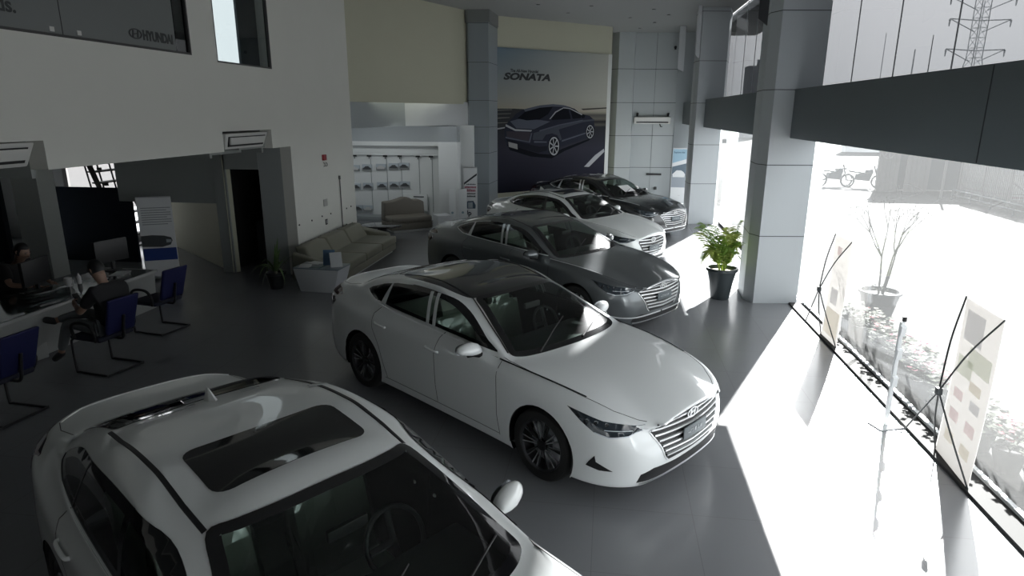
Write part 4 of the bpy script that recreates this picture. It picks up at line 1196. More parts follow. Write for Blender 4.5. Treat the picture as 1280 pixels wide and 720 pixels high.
m = MB(); m.box((0, -.012, PB0), (PWD, 0, PT)); m.build('print', grad_mat(), ps)
m = MB(); m.box((PWD, -.015, PB0), (PWD+.16, 0, PT)); m.build('edge_strip', mat('edge_white', (.62,.64,.62), .5), ps)
# poster coordinates: a = fraction across, b = height; picture pixels -> poster
def PP(px, py):   # px,py in the 606x720 close-up of the poster (0..545 across, 33..720 down at the left edge)
    # the poster recedes to the right: undo the perspective with two edge scales
    t = px/545.0; d0, d1 = 21.2, 24.8
    a = t*d0/(d1 + (d0-d1)*t) * 1.0
    hor = 365.0 + 0*t            # picture row of the camera height
    s = (d0 + (d1-d0)*a)/d0
    z = 3.1655 - (py-hor)/(365.0-33.0)*(PT-3.1655)*s
    return (a*PWD, z)
def pshape(name, pts, mt, y):
    m = MB(); q = [PP(*p) for p in pts]; m.add([(a, y, b) for a, b in q], [tuple(range(len(q)))]); return m.build(name, mt, ps)
BODY = mat('poster_body', (.026, .028, .042), .8, spec=.1); BODYD = mat('poster_body_dark', (.007, .008, .012), .8, spec=.1); BODYL = mat('poster_body_light', (.09, .10, .13), .8, spec=.1); LINE = mat('poster_white', (.30, .31, .33), .4)
pshape('printed_field', [(0,345),(0,450),(80,440),(150,385),(200,360),(250,352),(120,345)], mat('poster_field', (.04,.042,.045), .8, spec=.1), -.0125)
pshape('printed_lane', [(0,452),(75,440),(75,446),(0,462)], LINE, -.014)
pshape('printed_lane', [(540,545),(543,560),(475,640),(452,640),(500,580)], LINE, -.014)
pshape('printed_car_body', [(72,455),(80,425),(100,405),(130,370),(165,348),(240,328),(300,322),(350,327),(400,345),(430,370),(470,380),(490,400),(495,440),(490,480),(470,490),(340,540),(310,560),(285,575),(240,577),(90,535),(75,510)], BODY, -.0135)
pshape('printed_shadow', [(85,530),(240,577),(300,580),(350,548),(480,492),(470,505),(360,560),(300,600),(200,592),(100,560)], BODYD, -.0137)
pshape('printed_rear_glass', [(135,395),(170,362),(240,340),(300,335),(280,372),(240,400),(180,405)], BODYD, -.015)
pshape('printed_side_glass', [(292,395),(315,362),(350,343),(372,345),(385,396),(300,402)], BODYD, -.015)
pshape('printed_side_glass', [(380,345),(412,355),(435,375),(430,392),(393,396)], BODYD, -.015)
pshape('printed_window_trim', [(285,398),(312,360),(350,338),(378,341),(436,372),(436,378),(378,346),(350,343),(316,364),(292,396)], LINE, -.0155)
pshape('printed_tail_trim', [(80,425),(125,450),(205,455),(200,462),(125,460),(78,436)], LINE, -.0155)
pshape('printed_tail_trim', [(78,490),(190,514),(200,470),(206,470),(196,520),(78,498)], BODYL, -.0155)
pshape('printed_deck', [(100,410),(140,398),(240,402),(290,410),(215,450),(130,445)], BODYL, -.0147)
pshape('printed_crease', [(215,510),(275,512),(275,519),(215,520)], BODYL, -.0155)
pshape('printed_crease', [(345,505),(465,460),(465,466),(345,513)], BODYL, -.0155)
pshape('printed_crease', [(240,455),(330,425),(440,400),(440,404),(330,431),(240,462)], BODYL, -.0155)
pshape('printed_flank', [(212,470),(300,440),(440,402),(490,396),(494,404),(440,412),(330,450),(345,500),(338,506),(325,480),(300,470),(270,478),(255,505),(208,505)], mat('poster_flank', (.060,.066,.085), .8, spec=.1), -.0142)
pshape('printed_roof', [(165,348),(240,328),(300,322),(350,327),(385,338),(350,336),(300,334),(240,340),(172,360)], BODYL, -.0149)
pshape('printed_rear_panel', [(82,462),(198,466),(188,512),(84,490)], mat('poster_rear', (.05,.045,.055), .8, spec=.1), -.0142)
pshape('printed_bumper', [(80,500),(240,540),(280,535),(276,560),(236,572),(96,535)], mat('poster_bumper', (.016,.017,.024), .8, spec=.1), -.0143)
pshape('printed_mirror', [(432,378),(440,372),(450,378),(446,392),(434,392)], BODYD, -.0156)
for q_ in ((0,352,6),(0,372,5),(0,392,9),(0,418,6)):
    pshape('printed_streak', [(q_[0],q_[1]),(110-(q_[1]-352)*.3,q_[1]-3),(110-(q_[1]-352)*.3,q_[1]),(0,q_[1]+q_[2])], mat('poster_streak', (.16,.155,.145), .8, spec=.1), -.0132)
pshape('printed_streak', [(430,345),(545,338),(545,344),(440,352)], mat('poster_streak_dark', (.06,.055,.05), .8, spec=.1), -.0132)
pshape('printed_plate', [(92,517),(135,528),(137,556),(94,543)], mat('poster_plate', (.22,.22,.22), .4), -.0157)
def pwheel(cx, cy, rx, ry):
    n = 24
    pshape('printed_tyre', [(cx+rx*1.18*cos(2*pi*k/n), cy-ry*1.12*sin(2*pi*k/n)) for k in range(n)], BODYD, -.016)
    m = MB(); 
    for k in range(n):
        a0, a1 = 2*pi*k/n, 2*pi*(k+1)/n
        q = [PP(cx+r*rx*cos(a), cy-r*ry*sin(a)) for r, a in ((1, a0), (1, a1), (.84, a1), (.84, a0))]; m.add([(u, -.018, v) for u, v in q], [(0,1,2,3)])
    for k in range(7):
        a = 2*pi*k/7; q = [PP(cx+r*rx*cos(a+d), cy-r*ry*sin(a+d)) for r, d in ((.1, -.6), (.9, -.09), (.9, .09), (.1, .6))]; m.add([(u, -.018, v) for u, v in q], [(0,1,2,3)])
    m.build('printed_wheel', LINE, ps)
pwheel(309, 536, 24, 48); pwheel(474, 460, 17, 34)
def ptext(body, px, py, size, name='poster_lettering', shear=.25, off=.0, xs=1.0):
    a, z = PP(px, py)
    text_mesh(body, size, .0008, mat('poster_ink', (.015,.017,.02), .4), name, ps, Matrix(((1,0,0,a),(0,0,-1,-.016),(0,1,0,z),(0,0,0,1))), shear=shear, offset=off, xs=xs)
ptext('SONATA', 68, 196, .27, off=.014, xs=1.62, shear=.25)
ptext('The All-New Hyundai', 100, 160, .125, off=.004, xs=.95, shear=.1)

# grey clad wall at the back right with its corner pier
m = MB(); m.prism([(.0,25.3),(.25,24.98),(.81,25.1),(.84,25.32),(2.39,25.45),(2.9,25.5),(2.9,25.9),(.0,25.9)], 0, CEIL)
bw = struct(m.build('wall_back', mat('clad_light', (.43, .46, .47), .45)))
for z in Z5[:4]:
    m = MB(); m.prism([(-.004,25.294),(.25,24.972),(.816,25.093),(.846,25.312),(2.39,25.442),(2.4,25.46),(.0,25.6)], z-.008, z+.008); m.build('trim_seam', SEAMD, bw)
m = MB(); m.box((1.60, 25.374, 0), (1.608, 25.40, CEIL)); m.build('trim_seam', SEAMD, bw)
m = MB(); m.prism([(2.39,25.42),(2.9,25.3),(3.4,25.3),(3.4,25.6),(2.39,25.6)], 0, CEIL); struct(m.build('wall_back_corner', mat('clad_mid', (.40, .43, .45), .45)))
# split unit on it
a = empty('air_conditioner', (1.55, 25.36, 2.78), radians(5), 'white split air conditioner on the grey clad wall at the back', 'air conditioner')
m = MB(); m.hull8([(-.66,-.16,.0),(.66,-.16,.0),(.66,0,0),(-.66,0,0)], [(-.66,-.22,.24),(.66,-.22,.24),(.66,0,.26),(-.66,0,.26)]); m.build('body', mat('ac_white', (.62,.62,.60), .4), a, bevel=.02)
m = MB(); m.box((-.58,-.20,.035), (.58,-.150,.075)); m.build('air_outlet', BLACK, a)
for x in (-.55, .58):
    m = MB(); m.tube([(x, -.08, .26), (x, -.08, .36), (x+.03, -.03, .36)], .035, 8); m.build('bracket', BLACK, a)
m = MB(); m.tube([(.3,-.03,0),(.34,-.03,-.10),(.40,-.03,-.10)], .02, 6); m.build('drain_pipe', BLACK, a)
m = MB(); m.box((1.46, 25.29, .90), (2.02, 25.37, .97)); tag(m.build('door_pull', BLACK, bevel=.01), 'horizontal black pull bar on the grey clad wall', 'handle')
m = MB(); m.box((1.78, 25.33, .36), (1.88, 25.40, .46)); tag(m.build('floor_socket', BLACK, bevel=.006), 'small black socket low on the clad wall behind the black car', 'socket')
m = MB(); m.lathe([(.05, 0), (.05, .06), (.03, .1), (.0005, .1)], 12, Matrix(((1,0,0,2.25),(0,0,-1,25.42),(0,1,0,5.45),(0,0,0,1)))); m.obox((2.25, 25.38, 5.40), (.06, .14, .06)); tag(m.build('security_camera', BLACK, smooth=40), 'small black camera high in the corner of the clad wall', 'camera')
# showroom poster stand at the back right
r = rollup(2.52, 24.0, radians(-8), .50, 1.98, 'blue and white roll-up banner in the far corner by the black car')
m = MB(); m.box((-.25,-.004,.05), (.25,.004,1.96)); m.build('sheet', PAPERW, r)
m = MB(); flat(m, [(-.24,1.45),(.24,1.60),(.24,1.94),(-.24,1.94)], -.006); m.build('sky_print', mat('print_sky', (.30,.45,.56), .4), r)
m = MB(); flat(m, [(-.24,.60),(.24,.60),(.24,1.0),(-.24,1.0)], -.006); m.build('ground_print', mat('print_grey', (.28,.31,.35), .4), r)
m = MB(); flat(m, [(-.24,1.0),(.24,1.0),(.24,1.45),(-.24,1.32)], -.006); m.build('building_print', mat('print_dark', (.10,.14,.18), .4), r)
m = MB(); flat(m, [(-.22,1.06),(-.20,.96),(.20,.96),(.22,1.06),(.17,1.14),(.08,1.20),(-.08,1.20),(-.15,1.13)], -.0075); m.build('printed_car', PAPERW, r)
for zz, tx in ((1.80, 'Explore the'),):
    text_mesh(tx, .08, .0005, mat('print_navy', (.04,.10,.16), .4), 'banner_lettering', r, Matrix(((1,0,0,-.21),(0,0,-1,-.0075),(0,1,0,zz),(0,0,0,1))), offset=.002)
text_mesh('\u2014', .06, .0005, INK, 'banner_mark', r, Matrix(((1,0,0,.02),(0,0,-1,-.0075),(0,1,0,.3),(0,0,0,1))))

# ------------------------------------------------------------------ columns and spandrel beams along the glass
C2 = mat('clad_col', (.52, .55, .57), .40)
clad_column([(2.58,11.26),(3.32,11.36),(3.34,12.2),(2.50,12.2),(2.46,11.52)], 'column_2', [1.17, 2.35, 3.53, 4.70], mt=C2)
clad_column([(2.42,19.60),(3.16,19.72),(3.34,20.5),(2.36,20.5),(2.34,19.85)], 'column_3', [1.18, 2.29, 3.44, 4.57, 5.85], mt=C2)
clad_column([(2.58,1.2),(3.32,1.3),(3.34,2.1),(2.50,2.1),(2.46,1.5)], 'column_5', Z5, mt=C2)
BEAM = mat('beam_grey', (.15, .175, .19), .5)
for i, (y0, y1, x0) in enumerate(((2.1, 11.34, 2.90), (12.2, 19.68, 2.66), (20.5, 25.3, 2.66), (-4, 1.3, 2.9))):
    m = MB(); m.box((x0, y0, 2.78), (3.42, y1, 3.54)); b_ = struct(m.build('beam', BEAM, bevel=.004))
for y in (5.72,):
    m = MB(); m.box((2.895, y-.004, 2.79), (2.903, y+.004, 3.53)); struct(m.build('trim_beam_joint', SEAMD))
# glass wall
GLOW = glass_mat('glass_low', (.96, .97, .97), 1.45, haze=.028, hazecol=(.9, .92, .93))  # haze added to imitate the flare veil over the view outside
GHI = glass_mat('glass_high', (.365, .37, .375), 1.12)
ALU = mat('aluminium_grey', (.6, .62, .63), .4, metal=.4)
wn = 4
for (y0, y1) in ((-4, 1.8), (1.8, 11.8), (11.8, 20.0), (20.0, 25.3)):
    w = struct(MB().box((3.39, y0, .035), (3.43, y1, .07)).build('window_%d' % wn, ALU)); wn += 1
    m = MB(); m.box((3.405, y0, .07), (3.415, y1, 2.78)); m.build('window_pane', GLOW, w)
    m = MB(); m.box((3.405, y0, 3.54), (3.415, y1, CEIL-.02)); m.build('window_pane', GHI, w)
    k = int((y1-y0)/1.28)
    for q in range(1, k):
        yy = y0+(y1-y0)*q/k
        m = MB(); m.box((3.402, yy-.0012, 3.54), (3.418, yy+.0012, CEIL)); m.build('window_joint', mat('joint', (.62,.64,.65), .5), w)
m = MB(); m.box((3.18, 2.1, 0), (3.46, 11.3, .03)); struct(m.build('kerb_1', mat('kerb_stone', (.055, .055, .055), .8, spec=.1)))
m = MB(); m.box((3.14, -4, 0), (3.46, 1.2, .035)); struct(m.build('kerb_2', MATS['kerb_stone'])); mat('wall_front_dark', (.22, .22, .22), .8)
m = MB(); m.box((3.30, 12.2, 0), (3.46, 19.7, .08)); struct(m.build('kerb_3', MATS['kerb_stone']))
# wall behind the camera and entrance side
m = MB(); m.box((-6.1, -4.2, 0), (3.5, -4, CEIL)); struct(m.build('wall_front', MATS['wall_front_dark']))
m = MB(); m.box((3.5, 25.6, 0), (3.7, 26.4, CEIL)); m.box((-8.6, 26.3, 0), (3.5, 26.5, CEIL)); struct(m.build('wall_far', WALL))
def paint(name, col, rough=.32, coat=1.0, metal=0.0, coat_rough=.03):
    return mat(name, col, rough, metal, coat, coat_rough=coat_rough, backdark=True)
WHITE = paint('white_paint', (.86, .88, .88))
WHITE2 = paint('white_paint_warm', (.85, .87, .86))
ROOFBLACK = paint('roof_black', (.008, .009, .010), .12)
GREY = paint('grey_paint', (.13, .142, .148), .35, metal=.55)
BLK = paint('black_paint', (.010, .012, .014), .25)
def rpos(x, y): return w2r(x, y)
CARG = None
def narrow(p):      # this car is slimmer below the windows
    k = .955 if p.z < .95 else .955 + .045*min(1, (p.z-.95)/.25)
    return Vector((p.x, p.y*k, p.z + (.012 if p.z > 1.2 else 0)))
make_car('sedan_car', rpos(1.5594, 5.1278), -.78988+YA, WHITE, ROOFBLACK, 'white sedan with a gloss black roof, chrome bar grille and clear headlights', CARG)
make_car('sedan_car', rpos(2.257, 9.37), -.788+YA, GREY, GREY, 'dark grey sedan with chrome bar grille, parked behind the black-roofed white one', CARG, lip_chrome=True)
make_car('sedan_car', rpos(4.206, 16.69), -.85+YA, BLK, BLK, 'black sedan with a white sheet inside its windshield, farthest in the row', CARG, lip_chrome=True, paper=True)
make_car('sedan_car', rpos(2.938, 13.337), -.786+YA, WHITE2, WHITE2, 'white sedan with sunroof and roof fin between the grey and the black sedans', CARG, kind='compact', sunroof=True, fin=True, scale=(.92, .94, .985), R=.32, film=False)
make_car('sedan_car', rpos(.588, 1.394), -.753+YA, WHITE2, WHITE2, 'white sedan seen from above with dark sunroof, nearest to the front of the row', CARG, kind='compact', sunroof=True, fin=True, scale=(.973, .984, 1.02), R=.33, mod=narrow)
# ------------------------------------------------------------------ furniture
LEA = mat('sofa_leather', (.24, .235, .185), .5, noise=.06, nscale=6, bump=.15, bscale=30)
WHB = mat('white_laminate', (.58, .60, .62), .4)
def sofa_long():
    # back against the left wall; origin at the wall end nearer the camera
    s = empty('long_sofa', (-5.93, 11.55, 0), 0, 'long olive beige leather sofa with three back cushions along the left wall', 'sofa')
    L = 2.95
    m = MB(); m.box((.12, .1, 0), (1.02, L-.1, .05)); m.build('plinth', mat('plinth_white', (.55,.56,.55), .4), s)
    m = MB(); m.box((.05, 0, .05), (1.08, L, .20)); m.build('base', LEA, s, bevel=.03, seg=3)
    for k in range(3):
        y0, y1 = L*k/3, L*(k+1)/3
        m = MB(); m.box((.30, y0+.005, .20), (1.10, y1-.005, .37)); m.build('seat_cushion', LEA, s, bevel=.045, seg=3)
        m = MB(); m.hull8([(.10,y0+.01,.33),(.42,y0+.01,.33),(.42,y1-.01,.33),(.10,y1-.01,.33)], [(.02,y0+.02,.66),(.24,y0+.02,.66),(.24,y1-.02,.66),(.02,y1-.02,.66)])
        m.build('back_cushion', LEA, s, bevel=.05, seg=3)
    m = MB(); m.hull8([(.05,L,.05),(1.0,L,.05),(1.0,L+.28,.05),(.05,L+.28,.05)], [(.05,L,.52),(.85,L,.40),(.85,L+.25,.40),(.05,L+.25,.56)]); m.build('arm', LEA, s, bevel=.04, seg=3)
    m = MB(); m.hull8([(.02,-.16,.05),(.75,-.16,.05),(.75,0,.05),(.02,0,.05)], [(.02,-.13,.55),(.60,-.13,.42),(.60,0,.42),(.02,0,.58)]); m.build('arm', LEA, s, bevel=.04, seg=3)
    return s
sofa_long()
def sofa_small():
    s = empty('small_sofa', (-5.20, 17.0, 0), radians(38), 'small brown sofa with a humped back in front of the display wall', 'sofa')
    SM = mat('sofa_brown', (.17, .155, .13), .6, bump=.1, bscale=30)
    w = .60
    m = MB(); m.box((-w+.1, .08, 0), (w-.1, .7, .07)); m.build('plinth', MATS['plinth_white'], s)
    m = MB(); m.box((-w, 0, .07), (w, .85, .26)); m.build('base', SM, s, bevel=.04, seg=3)
    m = MB(); m.box((-w+.02, -.04, .26), (w-.02, .65, .42)); m.build('seat_cushion', SM, s, bevel=.06, seg=3)
    out = [(-w, .26), (w, .26), (w-.02, .74), (w*.75, .80), (w*.45, .80), (w*.28, .86), (0, .88), (-w*.22, .84), (-w*.5, .80), (-w*.95, .78)]
    m = MB(); n = len(out); m.add([(a, .55, b) for a, b in out]+[(a, .85, b) for a, b in out], [tuple(range(n)), tuple(range(2*n-1, n-1, -1))]+[(i, n+i, n+(i+1) % n, (i+1) % n) for i in range(n)])
    m.build('backrest', SM, s, bevel=.04, seg=3)
sofa_small()
t = empty('low_table', (-5.62, 15.75, 0), radians(15), 'low black coffee table between the long sofa and the small sofa', 'table')
m = MB(); m.prism([(.52*cos(a), .40*sin(a)) for a in [2*pi*k/24 for k in range(24)]], .36, .40); m.build('tabletop', GLOSSBLACK, t, bevel=.008)
m = MB(); m.lathe([(.20, 0), (.20, .02), (.12, .05), (.12, .34), (.25, .36)], 20); m.build('pedestal', BLACK, t, smooth=40)
m = MB(); m.box((-.20, -.22, 0), (.20, .22, .46)); tag(m.build('side_cube', WHB, loc=(-4.42, 17.25, 0), rz=radians(35), bevel=.01), 'white side table box at the right end of the small sofa', 'side table')

def magazine(loc, rz, tilt, mt, label, ry=0.0):
    o = MB().box((-.105, -.14, 0), (.105, .14, .008)).build('magazine', [mt], bevel=.001)
    o.location = loc; o.rotation_euler = (tilt, ry, rz); return tag(o, label, 'magazine', 'magazines on the white box table')
b = empty('box_table', (-5.08, 10.98, 0), radians(-3), 'white tapered box table with magazines at the near end of the long sofa', 'table')
m = MB(); m.hull8([(-.36,-.22,0),(.30,-.22,0),(.30,.22,0),(-.36,.22,0)], [(-.46,-.26,.43),(.42,-.26,.43),(.42,.26,.43),(-.46,.26,.43)]); m.build('body', WHB, b, bevel=.008)
m = MB(); m.box((-.46,-.26,.43), (.42,.26,.45)); m.build('top', mat('table_top_grey', (.20,.24,.27), .3), b, bevel=.004)
MG = [mat('mag_blue', (.10,.18,.30), .4), mat('mag_white', (.55,.57,.58), .4), mat('mag_teal', (.08,.14,.15), .4)]
magazine((-5.38, 10.90, .452), .3, 0, MG[1], 'white magazine lying flat at the left end of the box table')
magazine((-5.13, 10.90, .452), -.1, 0, MG[2], 'dark teal magazine lying flat in the middle of the box table')
magazine((-5.27, 11.10, .464), 1.2, 0, MG[1], 'white magazine at the back of the box table, overlapping another')
magazine((-4.97, 11.02, .596), .2, radians(76), MG[0], 'blue magazine standing upright on the box table')
o = magazine((-4.80, 10.93, .580), .5, radians(60), MG[1], 'white framed leaflet leaning at the right end of the box table')

def cloth(name, col, tr=.6):      # thin printed cloth, lit through from the street side
    if name in MATS: return MATS[name]
    mm = bpy.data.materials.new(name); mm.use_nodes = True; nt = mm.node_tree
    b = nt.nodes['Principled BSDF']; b.inputs['Base Color'].default_value = (*col, 1); b.inputs['Roughness'].default_value = .7
    tl = nt.nodes.new('ShaderNodeBsdfTranslucent'); tl.inputs['Color'].default_value = (*col, 1); mx = nt.nodes.new('ShaderNodeMixShader'); mx.inputs[0].default_value = tr
    nt.links.new(b.outputs[0], mx.inputs[1]); nt.links.new(tl.outputs[0], mx.inputs[2]); nt.links.new(mx.outputs[0], nt.nodes['Material Output'].inputs['Surface'])
    MATS[name] = mm; return mm
# potted plants ------------------------------------------------------
def arch_leaf(mb, base, az, L, rise, droop, w, n=7, mi=0):
    pts = []
    for i in range(n+1):
        t = i/n
        r = L*t*(1-.15*t); z = rise*t - droop*t*t
        pts.append(Vector((base[0]+cos(az)*r, base[1]+sin(az)*r, base[2]+z)))
    v = []
    sd = Vector((-sin(az), cos(az), 0))
    for i, p in enumerate(pts):
        t = i/n; ww = w*sin(pi*min(1, .12+.88*(1-t)**.8 if t > .3 else .3+t*2))*.5 if t < 1 else .001
        ww = w*.5*max(.03, (1-abs(2*t-.7)**2*.6) if t < .35 else (1-((t-.35)/.65)**1.6))
        v += [p - sd*ww + Vector((0,0,.25*ww)), p, p + sd*ww + Vector((0,0,.25*ww))]
    f = []
    for i in range(n):
        for k in (0, 1): f.append((i*3+k, i*3+k+1, i*3+k+4, i*3+k+3))
    mb.add(v, f, mi)
    return pts
def strap_plant():
    p = empty('potted_plant', (-6.0, 10.95, 0), 0, 'dark green strap leaved plant in a dark pot by the doorway pillar', 'plant')
    m = MB(); m.lathe([(.12, 0), (.17, .26), (.19, .27), (.19, .30), (.15, .30), (.14, .26), (.0005, .26)], 24); m.build('pot', mat('pot_black', (.02,.022,.024), .4), p, smooth=40)
    rnd = random.Random(3)
    for k in range(22):
        m = MB(); a = rnd.uniform(0, 2*pi); arch_leaf(m, (0, 0, .27), a, rnd.uniform(.30, .55), rnd.uniform(.45, .85), rnd.uniform(.15, .75), .05)
        m.build('leaf', mat('leaf_dark', (.10, .16, .06), .5), p, smooth=60)
    m = MB()
    m.tube([(.02, -.02, .1), (.0, -.01, .5)], [.04, .03], 8); m.build('stem', mat('stem_pale', (.30,.30,.24), .6), p, smooth=50)
strap_plant()
def palm():
    p = empty('potted_palm', (2.06, 11.50, 0), 0, 'green palm in a dark tapered pot beside the big grey column', 'plant')
    m = MB(); m.lathe([(.15, 0), (.16, .02), (.20, .30), (.245, .50), (.27, .51), (.27, .56), (.24, .56), (.22, .49), (.0005, .49)], 28); m.build('pot', mat('pot_grey', (.045,.055,.06), .35), p, smooth=35)
    m = MB(); m.lathe([(.22, .50), (.0005, .515)], 20); m.build('soil', mat('soil', (.20,.18,.15), .9, noise=.5, nscale=40), p)
    rnd = random.Random(11); PM = [cloth('palm_leaf', (.22, .36, .06), .5), cloth('palm_leaf_light', (.42, .50, .13), .5)]
    for k in range(30):
        az = rnd.uniform(0, 2*pi); L = rnd.uniform(.25, .45); L *= (.5 if cos(az) > .1 else 1.0); rise = rnd.uniform(.6, 1.2); droop = rnd.uniform(.15, .55)
        b0 = (cos(az)*.05, sin(az)*.05, .50)
        m = MB(); n = 12; pts = []
        for i in range(n+1):
            t = i/n; pts.append(Vector((b0[0]+cos(az)*L*t**1.25, b0[1]+sin(az)*L*t**1.25, b0[2]+rise*t-droop*t**3)))
        m.tube(pts, [.007*(1-.7*i/n) for i in range(n+1)], 5)
        for i in range(3, n+1):
            d = (pts[i]-pts[i-1]).normalized(); s_ = d.cross(Vector((0,0,1))); s_ = s_.normalized() if s_.length > .01 else Vector((1,0,0))
            for sg in (-1, 1):
                ll = .20*(1-.45*abs(i/n-.5))
                for q in (0, .5):
                    o_ = pts[i-1].lerp(pts[i], q); e = o_ + (s_*sg*.8 + d*.7)*ll + Vector((0,0,-.04-.05*rnd.random()))
                    wv = d*.011; md = o_.lerp(e, .5)+Vector((0,0,.012))
                    m.add([o_-wv*.6, o_+wv*.6, md+wv, e, md-wv], [(0,1,2,4),(4,2,3)])
        m.build('frond', PM[k % 2], p)
palm()

# reception desk -----------------------------------------------------
d = empty('reception_desk', (-6.95, 9.06, 0), 0, 'long white reception desk with a dark glass top at the left', 'desk')
DW = mat('desk_white', (.45, .46, .45), .45)
Ld = 6.2
m = MB(); m.hull8([(-.50,-Ld,0),(-.42,-Ld,0),(-.42,.40,0),(-.50,.40,0)], [(-.12,-Ld,.72),(-.04,-Ld,.72),(-.04,-.03,.72),(-.12,-.03,.72)]); m.build('front_panel', DW, d)
m = MB(); m.box((-.03,-Ld,.72), (.0,0,.76)); m.box((-.92,-.03,.72), (0,0,.76)); m.build('edge_strip', DW, d)
m = MB(); m.box((-.92,-Ld,.72), (-.03,-.03,.755)); m.build('worktop', mat('desk_glass_top', (.03,.04,.042), .08), d)
m = MB(); m.hull8([(-.92,.32,0),(-.5,.32,0),(-.42,.40,0),(-.92,.40,0)], [(-.92,-.08,.72),(-.04,-.08,.72),(-.04,-.02,.72),(-.92,-.02,.72)]); m.build('end_panel', DW, d)
m = MB(); m.box((-.022,-1.30,.10), (-.018,-1.29,.70)); m.build('panel_gap', BLACK, d)
m = MB(); m.prism([(-.60,-2.35),(-.36,-2.2),(-.30,-1.9),(-.5,-1.9)], 0, .5); m.build('curved_foot', DW, d, bevel=.02)
# things on the desk
m = MB(); m.lathe([(.045,0),(.05,.12),(.045,.125),(.04,.02),(.0005,.015)], 18); mg = tag(m.build('mug', mat('mug_white', (.6,.6,.58), .3), loc=(-7.52, 7.95, .757), smooth=40), 'white mug on the desk near the seated visitor', 'mug')
m = MB(); m.tube([(.045,0,.03),(.08,0,.04),(.08,0,.09),(.045,0,.10)], .008, 8); h = m.build('handle', MATS['mug_white'], mg, smooth=60)
m = MB(); m.box((-.25,-.16,0), (.25,.16,.12)); bx = tag(m.build('acrylic_box', glass_mat('acrylic', (.45,.5,.5), 1.6), loc=(-7.35, 7.35, .757), rz=1.3, bevel=.008), 'clear acrylic tray on the desk beside the white mug', 'tray')
for (x, y, rz, lb) in ((-7.35, 8.75, .3, 'white paper sheet on the desk top near the far corner'), (-7.45, 8.35, -.3, 'white paper sheet on the desk top beside the monitor')):
    m = MB(); m.box((-.105,-.15,0), (.105,.15,.002)); tag(m.build('paper_sheet', MATS.get('paper') or mat('paper', (.85,.86,.85), .6), loc=(x, y, .757), rz=rz), lb, 'paper', 'papers on the reception desk')
def monitor(x, y, rz, lb):
    r = empty('monitor', (x, y, .757), rz, lb, 'monitor')
    m = MB(); m.lathe([(.12,0),(.12,.012),(.02,.02)], 16); m.build('base', BLACK, r, smooth=40)
    m = MB(); m.box((-.02,-.02,.01), (.02,.02,.20)); m.build('neck', BLACK, r)
    m = MB(); m.box((-.27,-.025,.14), (.27,.02,.48)); m.build('screen_housing', BLACK, r, bevel=.006)
    m = MB(); m.box((-.255,.0201,.155), (.255,.022,.465)); m.build('screen', GLOSSBLACK, r)
monitor(-7.62, 8.95, radians(75), 'black monitor with its back to the hall near the desk end')
monitor(-7.62, 7.55, radians(100), 'black monitor beside the clerk behind the desk')
m = MB(); m.lathe([(.03,0),(.03,.10),(.012,.13),(.012,.15),(.0005,.15)], 12); tag(m.build('glue_bottle', mat('bottle_w', (.5,.5,.5), .4), loc=(-7.48, 8.1, .76), smooth=40), 'small pale bottle standing on the desk by the mug', 'bottle')

def office_chair(x, y, rz, label):
    c = empty('visitor_chair', (x, y, 0), rz, label, 'chair', 'blue visitor chairs at the desk')
    FB = mat('chair_blue', (.004, .006, .055), .6); FK = mat('chair_seat_dark', (.012,.014,.03), .7)
    m = MB()      # cantilever tube frame, +y is the front
    pts = [(-.25,.22,.44),(-.25,.25,.38),(-.25,.24,.03),(-.25,.18,.015),(-.25,-.24,.015),(-.22,-.28,.015),(.22,-.28,.015),(.25,-.24,.015),(.25,.18,.015),(.25,.24,.03),(.25,.25,.38),(.25,.22,.44)]
    m.tube(catmull(pts, 4), .014, 8); m.build('frame', BLACK, c, smooth=60)
    m = MB(); m.box((-.25,-.22,.43), (.25,.27,.49)); m.build('seat', FK, c, bevel=.03, seg=3)
    m = MB(); m.hull8([(-.20,-.30,.52),(.20,-.30,.52),(.20,-.24,.52),(-.20,-.24,.52)], [(-.22,-.44,.98),(.22,-.44,.98),(.22,-.385,.98),(-.22,-.385,.98)]); m.build('backrest', FB, c, bevel=.035, seg=3)
    m = MB(); m.tube(catmull([(0,-.16,.43),(0,-.30,.44),(0,-.34,.56),(0,-.38,.75)], 4), .018, 8); m.build('back_support', BLACK, c, smooth=60)
    for s in (-1, 1):
        m = MB(); m.tube(catmull([(s*.26,-.17,.45),(s*.29,-.20,.58),(s*.29,-.12,.67),(s*.29,.06,.68),(s*.29,.16,.62),(s*.26,.17,.46)], 4), .020, 8); m.build('armrest', BLACK, c, smooth=60)
    return c
office_chair(-6.55, 8.45, radians(80), 'blue visitor chair nearest the far end of the desk, empty')
office_chair(-6.20, 6.95, radians(80), 'blue visitor chair with a seated visitor on it')
office_chair(-6.30, 5.55, radians(85), 'blue visitor chair cut off by the left edge')
# clerk chair
c = empty('desk_chair', (-8.35, 7.85, 0), radians(-90), 'black swivel chair behind the reception desk', 'chair')
m = MB(); m.box((-.24,-.24,.42), (.24,.24,.50)); m.build('seat', BLACK, c, bevel=.03)
m = MB(); m.box((-.23,-.30,.55), (.23,-.24,1.05)); m.build('backrest', BLACK, c, bevel=.03)
m = MB(); m.tube([(0,0,.06),(0,0,.43)], .03, 10); m.tube([(0,-.22,.45),(0,-.28,.6)], .02, 8); m.build('column', BLACK, c)
for k in range(5):
    m = MB(); a = 2*pi*k/5; m.tube([(0,0,.08),(.27*cos(a),.27*sin(a),.045)], [.025,.018], 8); m.build('base_arm', BLACK, c)
    m = MB(); m.lathe([(.028,-.012),(.03,0),(.028,.012)], 10, Matrix.Translation((.27*cos(a),.27*sin(a),.031)) @ Matrix.Rotation(pi/2, 4, 'X')); m.build('caster', BLACK, c)

